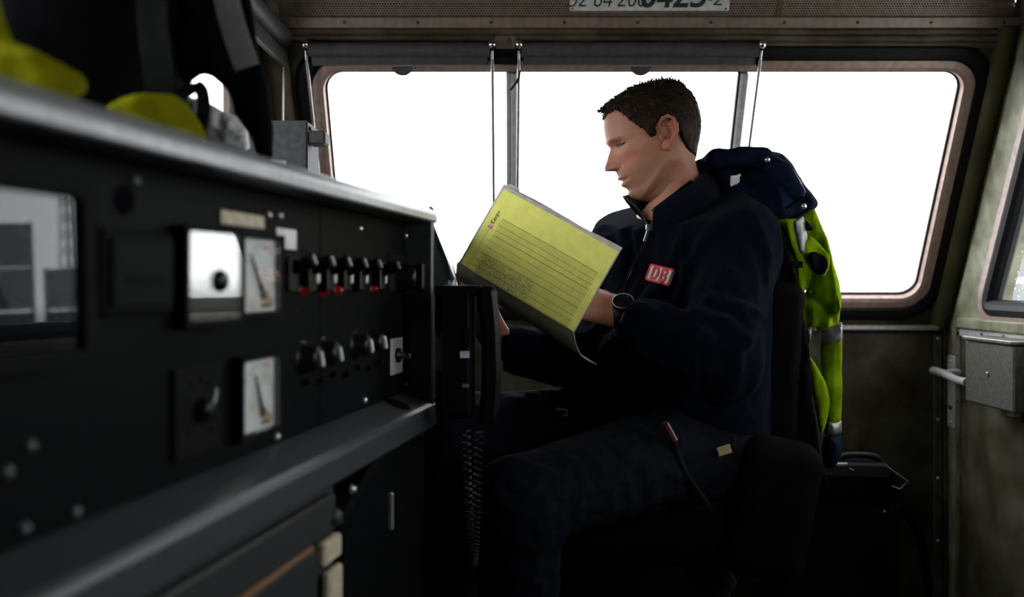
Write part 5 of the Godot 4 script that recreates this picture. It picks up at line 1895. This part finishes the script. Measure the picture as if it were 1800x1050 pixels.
	part("bezel", lathed([Vector2(0.0176, 0.0096), Vector2(0.0182, 0.0101), Vector2(0.0190, 0.0097), Vector2(0.0193, 0.0090)], 32, cf), M.steel, w)


func make_collar_and_zip(fleece: Node3D, f: Field) -> void:
	# the open stand-up collar: (x, y, depth) of its upper and lower edge, from the far tip round the neck to the near one
	var upper := [Vector3(1094, 345, 1.965), Vector3(1107, 341, 2.01), Vector3(1130, 334, 2.06), Vector3(1165, 318, 2.085), Vector3(1205, 302, 2.07), Vector3(1228, 298, 2.02), Vector3(1238, 303, 1.95), Vector3(1226, 316, 1.89), Vector3(1196, 334, 1.862), Vector3(1168, 353, 1.862), Vector3(1150, 367, 1.868)]
	var lower := [Vector3(1141, 402, 1.875), Vector3(1122, 390, 1.95), Vector3(1118, 372, 2.05), Vector3(1145, 356, 2.12), Vector3(1205, 336, 2.125), Vector3(1246, 326, 2.05), Vector3(1276, 338, 1.93), Vector3(1258, 356, 1.83), Vector3(1216, 380, 1.815), Vector3(1176, 400, 1.83), Vector3(1145, 406, 1.86)]
	var up := []
	var low := []
	for i in upper.size():
		up.append(at(upper[i].x, upper[i].y, upper[i].z))
		low.append(at(lower[i].x, lower[i].y, lower[i].z))
	var a := curve(up, 6)
	var b := curve(low, 6)
	var cols := 14
	var p := PackedVector3Array()
	for i in a.size():
		var mid := at(1186, 350, 1.965)
		var out := Vector3((a[i].x + b[i].x) / 2.0 - mid.x, 0, (a[i].z + b[i].z) / 2.0 - mid.z).normalized()
		for k in cols:
			# round the edge of a padded collar 7 mm thick
			var t := TAU * k / cols
			var v := 0.5 + 0.5 * cos(t)
			var q := a[i].lerp(b[i], 1.0 - v)
			q += out * (0.0038 * sin(t) + 0.006 * sin(v * PI) - 0.014 * (1.0 - v))
			p.append(q)
	part("collar", grid_mesh(p, cols, true), M.fleece, fleece)
	# zip: both rows of teeth along the open collar, then one row down the chest
	var st := begin()
	var edge1 := curve([up[0] + Vector3(0.0, 0, 0.004), (up[0] as Vector3).lerp(low[0], 0.5) + Vector3(0.006, 0.004, 0.006), low[0] + Vector3(0, 0, 0.006)], 14)
	var edge2 := curve([up[10] + Vector3(-0.002, 0, 0.004), low[10] + Vector3(-0.002, 0, 0.006)], 14)
	for e: PackedVector3Array in [edge1, edge2]:
		for i in e.size() - 1:
			box(st, e[i].lerp(e[i + 1], 0.5), Vector3(0.0032, 0.0014, 0.003), 0.0004)
	var run := [Vector2(1142, 404), Vector2(1136, 424), Vector2(1127, 444), Vector2(1114, 470), Vector2(1103, 492), Vector2(1093, 514)]
	var pts := []
	for q: Vector2 in run:
		pts.append(f.hit(at(q.x, q.y, 1.6), at(q.x, q.y, 2.2)))
	var path := curve(pts, 18)
	var band := begin()
	tube(band, path, 0.0045, 8, true, 0.5)
	for i in path.size() - 1:
		var dir := (path[i + 1] - path[i]).normalized()
		var n := f.slope(path[i])
		var side := dir.cross(n).normalized()
		box(st, path[i] + n * 0.0022 + side * (0.0012 if i % 2 else -0.0012), Vector3(0.0036, 0.0013, 0.0022), 0.0003, Basis(side, dir, side.cross(dir)))
	part("zip_teeth", done(st), M.zip, fleece)
	part("zip_tape", done(band), M.lining, fleece)
	var pull := begin()
	var n0 := f.slope(path[3])
	box(pull, path[0] + n0 * 0.006 + Vector3(0, 0.004, 0), Vector3(0.007, 0.011, 0.005), 0.0015)
	box(pull, path[3] + n0 * 0.008 + Vector3(-0.001, -0.010, 0), Vector3(0.004, 0.022, 0.0018), 0.0008, Basis(Vector3.BACK, -0.3))
	part("zip_pull", done(pull), M.steel, fleece)
	# edge of the dark undershirt inside the collar
	part("undershirt_neckband", tubed(curve([at(1149, 372, 1.885), at(1162, 362, 1.875), at(1185, 345, 1.878), at(1215, 322, 1.91)], 6), 0.006, 8), M.lining, fleece)


func make_patch(fleece: Node3D, f: Field) -> void:
	# woven badge on the left breast
	var c := f.hit(at(1162.5, 484.5, 1.6), at(1162.5, 484.5, 2.2))
	var r := f.hit(at(1180, 488.5, 1.6), at(1180, 488.5, 2.2))
	var l := f.hit(at(1145, 480, 1.6), at(1145, 480, 2.2))
	var u := f.hit(at(1166.5, 469, 1.6), at(1166.5, 469, 2.2))
	var d := f.hit(at(1158.5, 500, 1.6), at(1158.5, 500, 2.2))
	var x := (r - l).normalized()
	var y := (u - d).normalized()
	var z := (f.slope(c) + f.slope(r) + f.slope(l) + f.slope(u) + f.slope(d)).normalized()
	x = (x - z * x.dot(z)).normalized()
	y = z.cross(x)
	var where := Transform3D(Basis(x, y, z), (c * 2.0 + r + l + u + d) / 6.0 + z * 0.0045)
	var w := r.distance_to(l) * 1.10
	var h := u.distance_to(d) * 0.93
	var badge := part("badge", plated(rounded(-w / 2, -h / 2, w / 2, h / 2, 0.004, 4), [], -0.003, 0.0014, 0.0005), M.logo_white, fleece, where)
	part("badge_border", plated(rounded(-w / 2, -h / 2, w / 2, h / 2, 0.004, 4), [rounded(-w / 2 + 0.0032, -h / 2 + 0.0032, w / 2 - 0.0032, h / 2 - 0.0032, 0.003, 4)], 0.001, 0.0022), M.logo_red, badge)
	part("badge_letters", letters("DB", h * 0.80, "Droid Sans", 800, 0.0, 0.0012), M.logo_red, badge, Transform3D(Basis.from_scale(Vector3(0.95, 1, 1)), Vector3(0, 0.0, 0.0022)))


# ---------------------------------------------------------------- seat, book, hung jacket

func soft_box(size: Vector3, r: float, cell: float, how = null) -> ArrayMesh:
	var h := size / 2.0
	var f := Field.new(-h - Vector3.ONE * (cell * 3.0 + 0.006), h + Vector3.ONE * (cell * 3.0 + 0.006), cell)
	f.all(func(p: Vector3) -> float:
		var q := p.abs() - h + Vector3.ONE * r
		var d := q.max(Vector3.ZERO).length() + minf(maxf(q.x, maxf(q.y, q.z)), 0.0) - r
		return d + (how.call(p) if how != null else 0.0))
	return field_mesh([f])


func make_seat() -> void:
	var s := thing("driver_chair", "dark grey upholstered driver's seat that the man sits on, with a red belt buckle", "seat", Transform3D(Basis(), Vector3(0.30, 0, -2.02)))
	var seam := func(p: Vector3) -> float: return 0.004 * exp(-pow(p.z / 0.006, 2)) + 0.003 * exp(-pow((absf(p.z) - 0.13) / 0.005, 2))
	part("backrest", soft_box(Vector3(0.085, 0.46, 0.40), 0.03, 0.009, seam), M.seat, s, Transform3D(Basis(Vector3.BACK, -0.06), Vector3(0.205, 0.725, -0.055)))
	part("headrest", soft_box(Vector3(0.07, 0.26, 0.22), 0.03, 0.009), M.seat, s, Transform3D(Basis(Vector3.BACK, -0.06), Vector3(0.225, 1.065, -0.10)))
	part("cushion", soft_box(Vector3(0.52, 0.12, 0.48), 0.045, 0.011), M.seat, s, Transform3D(Basis(), Vector3(-0.01, 0.50, -0.02)))
	part("side_bolster", soft_box(Vector3(0.16, 0.26, 0.10), 0.045, 0.009), M.seat, s, Transform3D(Basis(Vector3.BACK, -0.2), Vector3(0.17, 0.54, 0.20)))
	part("red_buckle", boxed(Vector3(0, 0, 0), Vector3(0.012, 0.040, 0.016), 0.003, Basis(Vector3.BACK, 0.5)), M.dark_red, s, Transform3D(Basis(), Vector3(-0.025, 0.69, 0.285)))
	part("buckle_stalk", tubed(curve([Vector3(-0.02, 0.675, 0.285), Vector3(0.0, 0.62, 0.275), Vector3(0.05, 0.55, 0.25)], 5), 0.008, 8), M.black, s)
	part("maker_tag", boxed(Vector3(0.075, 0.655, 0.262), Vector3(0.024, 0.016, 0.002), 0.0005, Basis(Vector3.BACK, 0.3)), M.stain, s)
	var bellows := []
	for k in 15:
		bellows.append(Vector2(0.14 + 0.018 * (k % 2), 0.06 + 0.026 * k))
	bellows.append(Vector2(0, 0.43))
	part("bellows", lathed(bellows, 28, Transform3D(Basis(Vector3.RIGHT, -PI / 2), Vector3(0.0, 0, -0.02))), M.rubber, s)
	part("base_plate", boxed(Vector3(0, 0.03, -0.02), Vector3(0.42, 0.06, 0.42), 0.01), M.black, s)


# a sheet with thickness; shape(u, v) gives its middle, u and v run from 0 to 1
func sheet(shape: Callable, nu: int, nv: int, thick: float) -> ArrayMesh:
	var front := PackedVector3Array()
	var uv := PackedVector2Array()
	var nrm := []
	for j in nv + 1:
		for i in nu + 1:
			front.append(shape.call(float(i) / nu, float(j) / nv))
			uv.append(Vector2(float(i) / nu, float(j) / nv))
	var one := grid_mesh(front, nu + 1)
	nrm = one.surface_get_arrays(0)[Mesh.ARRAY_NORMAL]
	var v := PackedVector3Array()
	var n := PackedVector3Array()
	var t := PackedVector2Array()
	var idx := PackedInt32Array()
	var src: PackedInt32Array = one.surface_get_arrays(0)[Mesh.ARRAY_INDEX]
	for side: float in [1.0, -1.0]:
		var base := v.size()
		for i in front.size():
			v.append(front[i] + nrm[i] * side * thick / 2.0)
			n.append(nrm[i] * side)
			t.append(uv[i])
		for i in src.size() / 3:
			var a := src[3 * i] + base
			var b := src[3 * i + 1] + base
			var c := src[3 * i + 2] + base
			idx.append_array([a, b, c] if side > 0.0 else [a, c, b])
	var rim := []
	for i in nu + 1:
		rim.append(i)
	for j in range(1, nv + 1):
		rim.append(j * (nu + 1) + nu)
	for i in range(nu - 1, -1, -1):
		rim.append(nv * (nu + 1) + i)
	for j in range(nv - 1, 0, -1):
		rim.append(j * (nu + 1))
	var half := front.size()
	for i in rim.size():
		var a: int = rim[i]
		var b: int = rim[(i + 1) % rim.size()]
		var base := v.size()
		var en := (v[b] - v[a]).cross(v[a] - v[a + half]).normalized()
		for k in [a, b, b + half, a + half]:
			v.append(v[k])
			n.append(en)
			t.append(t[k])
		idx.append_array([base, base + 1, base + 2, base, base + 2, base + 3])
	return arrays(v, n, idx, PackedColorArray(), t)


func line(im: Image, a: Vector2, b: Vector2, c: Color, wide := 1, share := 1.0) -> void:
	var n := int(a.distance_to(b)) + 1
	for i in n + 1:
		var p := Vector2i(a.lerp(b, float(i) / n))
		for dx in wide:
			for dy in wide:
				var q := p + Vector2i(dx, dy)
				if q.x >= 0 and q.y >= 0 and q.x < im.get_width() and q.y < im.get_height():
					im.set_pixel(q.x, q.y, im.get_pixel(q.x, q.y).lerp(c, share))


func page_print() -> ImageTexture:
	# a ruled form with pencil notes in its lowest columns; the long side of the page is the picture's width
	var w := 1200
	var h := 790
	var im := Image.create(w, h, false, Image.FORMAT_RGB8)
	var paper := lin(0.82, 0.80, 0.19)
	im.fill(paper)
	var nz := noise(0.006, FastNoiseLite.TYPE_SIMPLEX_SMOOTH, 4, 61)
	for y in h:
		for x in w:
			var g := 1.0 + 0.05 * nz.get_noise_2d(x, y) + rng.randf_range(-0.012, 0.012)
			im.set_pixel(x, y, Color(paper.r * g, paper.g * g, paper.b * g))
	var ink := lin(0.09, 0.09, 0.02)
	var x0 := 0.115 * w
	var x1 := 0.945 * w
	var y0 := 0.315 * h
	var y1 := 0.99 * h
	var rows := [0.0, 0.125, 0.22, 0.315, 0.43, 0.54, 0.66, 0.80, 0.90, 1.0]
	for k in rows.size():
		var y: float = lerpf(y0, y1, rows[k])
		line(im, Vector2(x0 - 30 * float(k > 3), y), Vector2(x1, y), ink, 4 if k in [0, 3, 6, 9] else 3, 0.7)
	line(im, Vector2(x0, y0), Vector2(x0, y1), ink, 2, 0.9)
	line(im, Vector2(x0 + 22, y0), Vector2(x0 + 22, y1), ink, 1, 0.8)
	line(im, Vector2(x1, y0), Vector2(x1, y1), ink, 2, 0.9)
	line(im, Vector2(x1 + 26, y0 + 150), Vector2(x1 + 26, y1), ink, 1, 0.8)
	line(im, Vector2(x1 + 52, y0 + 210), Vector2(x1 + 52, y1), ink, 1, 0.8)
	line(im, Vector2(x1 + 34, y0 - 40), Vector2(x1 + 34, y0 + 40), ink, 1, 0.8)
	for k in 74:
		var x := lerpf(x0 + 22, x1, k / 74.0)
		line(im, Vector2(x, y0), Vector2(x, y1), ink, 3, 0.55)
	for k in 60:  # small printed heads of the columns
		for yy: float in [0.315, 0.66]:
			var x := lerpf(x0 + 26, x1, k / 60.0)
			var y := lerpf(y0, y1, yy) - 6
			line(im, Vector2(x, y), Vector2(x + 4 + 4 * rng.randf(), y + rng.randf_range(-3, 3)), ink, 2, 0.5)
	for k in 30:
		line(im, Vector2(x0 + 5, lerpf(y0, y1, k / 30.0)), Vector2(x0 + 16, lerpf(y0, y1, k / 30.0) + rng.randf_range(-4, 6)), ink, 2, 0.5)
	line(im, Vector2(0.062 * w, 0.50 * h), Vector2(0.062 * w, 0.66 * h), ink, 2, 0.7)
	line(im, Vector2(0.055 * w, 0.88 * h), Vector2(0.055 * w, 0.99 * h), ink, 2, 0.7)
	line(im, Vector2(0.075 * w, 0.83 * h), Vector2(0.075 * w, 0.99 * h), ink, 2, 0.7)
	# handwriting
	for k in 900:
		var x := lerpf(x0 + 24, lerpf(x0, x1, 0.56), rng.randf())
		var y := lerpf(lerpf(y0, y1, 0.68), y1, rng.randf())
		var p := Vector2(x, y)
		for j in 3:
			var q := p + Vector2(rng.randf_range(-6, 6), rng.randf_range(-13, 13))
			line(im, p, q, lin(0.16, 0.15, 0.16), 2, 0.30)
			p = q
	for k in 40:
		var p := Vector2(rng.randf_range(0.055, 0.09) * w, rng.randf_range(0.68, 0.86) * h)
		line(im, p, p + Vector2(rng.randf_range(-5, 5), rng.randf_range(-16, 16)), lin(0.16, 0.14, 0.16), 2, 0.5)
	for k in 60:
		var p := Vector2(lerpf(x0, x1, rng.randf_range(0.8, 1.0)), lerpf(y0, y1, rng.randf_range(0.05, 0.65)))
		line(im, p, p + Vector2(rng.randf_range(-8, 8), rng.randf_range(-9, 9)), ink, 2, 0.35)
	return ImageTexture.create_from_image(im)


func make_book() -> void:
	var tl := at(886, 332, 1.775)
	var tr := at(1087, 443, 1.702)
	var bl := at(807, 463, 1.752)
	var x := (tr - tl).normalized()
	var y := (tl - bl - x * (tl - bl).dot(x)).normalized()
	var frame := Transform3D(Basis(x, y, x.cross(y)), tl)
	var inv := frame.affine_inverse()
	var w := tl.distance_to(tr)
	var b := inv * bl
	var h := -b.y
	var skew := b.x
	var book := thing("log_book", "open yellow log book with a ruled form page held up by the seated man", "book", frame)
	var print := plain(Color.WHITE, 0.75, 0.0, 0.3)
	print.albedo_texture = page_print()
	# the corners are rubbed round, the sheet bows a little
	var bow := func(u: float, v: float) -> Vector3:
		return Vector3(u * w + skew * v, -v * h, 0.004 * sin(u * PI) - 0.006 * v * v)
	var page := part("form_page", sheet(bow, 30, 20, 0.0007), print, book)
	page.set_meta("label", "yellow ruled form page with pencil notes")
	for k in 4:
		var lift := 0.0052 + 0.0018 * k
		var ends := 0.0055 + 0.001 * k
		var back := -0.0022 * (k + 1)
		part("page", sheet(func(u: float, v: float) -> Vector3:
			var q: Vector3 = bow.call(u, v)
			var wave := 0.0012 * sin(u * 9.0 + k * 1.7)
			return q + Vector3(-ends * (1.0 - u) * (1.0 - 0.3 * v), (lift + wave) * (1.0 - v), back), 30, 6, 0.0009), M.paper_white, book)
	# the turned-under half hangs below the page and curls away from the camera
	var e0 := b + Vector3(-0.002, 0.002, -0.004)
	var e1 := Vector3(w + skew, -h, -0.006)
	var p0 := inv * at(803, 490, 1.775)
	var p1 := inv * at(1049, 641, 1.765)
	part("turned_cover", sheet(func(u: float, v: float) -> Vector3:
		var q := e0.lerp(e1, u).lerp(p0.lerp(p1, u), v)
		return q + Vector3(0, -0.010, 0.006) * sin(v * PI) * (0.4 + u), 30, 12, 0.0016), M.paper_back, book)
	part("index_tab", plated(rounded(0.000, -0.004, 0.024, 0.015, 0.003, 3), [rounded(0.0095, 0.006, 0.0135, 0.008, 0.0008, 3)], -0.0085, -0.0068), M.paper_white, book)
	# printed heading, reading up the page
	var turn := Basis(Vector3.BACK, PI / 2)
	var spot := func(u: float, v: float) -> Vector3: return (bow.call(u, v) as Vector3) + Vector3(0, 0, 0.0006)
	part("heading", letters("Cargo", 0.0068, "Droid Sans", 700, 0.0, 0.0002), M.ink, book, Transform3D(turn, spot.call(0.062, 0.335)))
	part("heading_mark", plated(rounded(-0.0045, -0.0036, 0.0045, 0.0036, 0.0008, 3), [], 0.0, 0.0002, 0.0, Transform3D(turn, spot.call(0.062, 0.46))), M.logo_red, book)
	part("heading_letters", letters("DB", 0.0055, "Droid Sans", 700, 0.0, 0.0002), M.logo_white, book, Transform3D(turn, spot.call(0.062, 0.46) + Vector3(0, 0, 0.0004)))


func make_hung_jacket() -> void:
	var j := thing("safety_jacket", "yellow and navy high-visibility jacket with reflective bands hung over the driver's seat", "jacket", Transform3D())
	var nz := noise(7.0, FastNoiseLite.TYPE_SIMPLEX_SMOOTH, 3, 71)
	var crease := func(q: Vector2) -> float: return 0.018 * nz.get_noise_2d(q.x * 1.6, q.y * 0.6) + 0.006 * sin(q.x * 70.0 + q.y * 14.0)
	# navy yoke and collar over the top of the seat
	var yoke := [Vector2(1222, 292), Vector2(1238, 276), Vector2(1290, 267), Vector2(1340, 264), Vector2(1375, 265), Vector2(1392, 282), Vector2(1408, 312), Vector2(1424, 345), Vector2(1432, 362), Vector2(1414, 378), Vector2(1388, 390), Vector2(1360, 393), Vector2(1335, 420), Vector2(1300, 400), Vector2(1260, 340), Vector2(1230, 305)]
	part("navy_yoke", cloth(outline(yoke, 2.02, 0.012), 0.055, 0.007, func(qx: float, qy: float) -> float: return 2.03 - 0.10 * clampf((1.15 - qy) / 0.15, 0.0, 1.0), crease), M.navy, j)
	var roll := Field.new(Vector3(0.33, 1.10, -2.12), Vector3(0.62, 1.25, -1.86), 0.006)
	var rp := [at(1234, 293, 2.00), at(1262, 280, 1.97), at(1305, 276, 1.95), at(1340, 278, 1.945), at(1372, 300, 1.93), at(1402, 340, 1.915)]
	for i in rp.size() - 1:
		roll.bone(rp[i], rp[i + 1], 0.017, 0.016, 0.02)
	roll.change(func(q: Vector3, d: float) -> float: return d + 0.004 * nz.get_noise_3d(q.x * 4.0, q.y * 4.0, q.z * 4.0))
	part("rolled_collar", field_mesh([roll]), M.navy, j)
	part("shoulder_band", cloth(outline([Vector2(1371, 298), Vector2(1392, 284), Vector2(1412, 316), Vector2(1424, 344), Vector2(1410, 336), Vector2(1394, 312)], 1.945, 0.004), 0.010, 0.005, func(_x: float, _y: float) -> float: return 1.955, crease), M.reflective, j)
	# yellow body and sleeve, hanging behind the seat's edge
	var bodyp := [Vector2(1352, 388), Vector2(1400, 384), Vector2(1430, 364), Vector2(1444, 398), Vector2(1464, 448), Vector2(1481, 500), Vector2(1484, 545), Vector2(1480, 585), Vector2(1455, 600), Vector2(1438, 575), Vector2(1424, 610), Vector2(1410, 560), Vector2(1398, 500), Vector2(1382, 450), Vector2(1362, 420)]
	var lines := [[[Vector2(1436, 462), Vector2(1416, 540), Vector2(1426, 612)], -0.030, 0.010], [[Vector2(1444, 420), Vector2(1462, 486), Vector2(1472, 545)], 0.012, 0.007], [[Vector2(1372, 404), Vector2(1392, 460), Vector2(1404, 520), Vector2(1412, 590)], 0.010, 0.008], [[Vector2(1480, 520), Vector2(1460, 560), Vector2(1446, 590)], 0.012, 0.007], [[Vector2(1424, 520), Vector2(1450, 540), Vector2(1470, 570)], -0.012, 0.008]]
	var folded := func(q: Vector2) -> float:
		var lift: float = crease.call(q)
		for l: Array in lines:
			var best := 9.0
			for i in l[0].size() - 1:
				var a := at(l[0][i].x, l[0][i].y, 1.96)
				var b := at(l[0][i + 1].x, l[0][i + 1].y, 1.96)
				best = minf(best, q.distance_to(Geometry2D.get_closest_point_to_segment(q, Vector2(a.x, a.y), Vector2(b.x, b.y))))
			lift += l[1] * exp(-pow(best / l[2], 2))
		return lift
	part("yellow_body", cloth(outline(bodyp, 1.96, 0.008), 0.018, 0.005, func(qx: float, qy: float) -> float: return 1.965 + 0.25 * (qx - 0.58), folded), M.hivis, j)
	part("pocket_zip", tubed([at(1381, 367, 1.853), at(1397, 356, 1.85), at(1412, 346, 1.853)], 0.0022, 6), M.lining, j)
	part("yellow_sleeve", cloth(outline([Vector2(1446, 600), Vector2(1481, 590), Vector2(1480, 640), Vector2(1483, 700), Vector2(1482, 748), Vector2(1452, 752), Vector2(1446, 690)], 1.95, 0.008), 0.026, 0.006, func(_x: float, _y: float) -> float: return 1.955, crease), M.hivis, j)
	part("yellow_front", cloth(outline([Vector2(1412, 612), Vector2(1432, 640), Vector2(1448, 668), Vector2(1461, 706), Vector2(1452, 740), Vector2(1440, 768), Vector2(1430, 720)], 1.93, 0.005), 0.010, 0.005, func(_x: float, _y: float) -> float: return 1.93, crease), M.hivis, j)
	part("pocket_flap", cloth(outline([Vector2(1404, 430), Vector2(1420, 412), Vector2(1440, 428), Vector2(1458, 452), Vector2(1458, 470), Vector2(1448, 490), Vector2(1428, 480), Vector2(1412, 460)], 1.92, 0.006), 0.009, 0.005, func(qx: float, qy: float) -> float: return 1.915 + 0.2 * (qx - 0.58), crease), M.hivis, j)
	part("pocket_opening", cloth(outline([Vector2(1416, 448), Vector2(1430, 440), Vector2(1452, 450), Vector2(1457, 468), Vector2(1448, 486), Vector2(1428, 478)], 1.90, 0.004), 0.006, 0.005, func(qx: float, qy: float) -> float: return 1.898 + 0.2 * (qx - 0.58), crease), M.lining, j)
	part("reflective_tab", cloth(outline([Vector2(1388, 390), Vector2(1411, 378), Vector2(1418, 410), Vector2(1424, 434), Vector2(1410, 452), Vector2(1400, 440), Vector2(1394, 414)], 1.915, 0.004), 0.007, 0.005, func(qx: float, qy: float) -> float: return 1.915 + 0.2 * (qx - 0.58), crease), M.reflective, j)
	part("navy_panel", cloth(outline([Vector2(1414, 382), Vector2(1432, 406), Vector2(1416, 408), Vector2(1413, 395)], 1.91, 0.002), 0.006, 0.005, func(_x: float, _y: float) -> float: return 1.908, crease), M.navy, j)
	for bnd: Array in [[[Vector2(1447, 578), Vector2(1466, 574), Vector2(1482, 565), Vector2(1482, 600), Vector2(1468, 612), Vector2(1448, 611)], 0.030], [[Vector2(1417, 580), Vector2(1433, 572), Vector2(1428, 594), Vector2(1420, 610)], 0.016], [[Vector2(1451, 738), Vector2(1484, 738), Vector2(1486, 766), Vector2(1468, 769), Vector2(1449, 766)], 0.029]]:
		part("reflective_band", cloth(outline(bnd[0], 1.945, 0.004), bnd[1], 0.006, func(_x: float, _y: float) -> float: return 1.953, crease), M.reflective, j)
	part("navy_cuff", cloth(outline([Vector2(1450, 764), Vector2(1486, 764), Vector2(1483, 800), Vector2(1466, 826), Vector2(1450, 824), Vector2(1444, 790)], 1.95, 0.008), 0.027, 0.006, func(_x: float, _y: float) -> float: return 1.955, crease), M.navy, j)
	# the dark lining of the open front, hanging to a point
	part("dark_lining", cloth(outline([Vector2(1338, 400), Vector2(1372, 404), Vector2(1390, 452), Vector2(1404, 500), Vector2(1416, 570), Vector2(1424, 620), Vector2(1428, 700), Vector2(1440, 780), Vector2(1462, 869), Vector2(1440, 856), Vector2(1428, 868), Vector2(1424, 872), Vector2(1412, 822), Vector2(1392, 780), Vector2(1376, 740), Vector2(1368, 600), Vector2(1340, 500)], 1.90, 0.006), 0.012, 0.006, func(_x: float, _y: float) -> float: return 1.905, crease), M.lining, j)
	part("name_tag", boxed(at(1401, 465, 1.895), Vector3(0.022, 0.012, 0.002), 0.0005, Basis(Vector3.BACK, -0.05)), M.webbing, j)
	part("hanging_tag", cloth(outline([Vector2(1283, 309), Vector2(1303, 305), Vector2(1300, 322), Vector2(1280, 332)], 1.925, 0.002), 0.003, 0.004, func(_x: float, _y: float) -> float: return 1.93, crease), M.paper_white, j)
	for q: Vector3 in [Vector3(1349, 281, 1.915), Vector3(1413, 363, 1.865)]:
		part("snap_stud", lathed([Vector2(0, 0.004), Vector2(0.0035, 0.0035), Vector2(0.0052, 0.001), Vector2(0.0052, -0.004)], 14, Transform3D(Basis(Vector3.UP, 0.1), at(q.x, q.y, q.z))), M.steel, j)
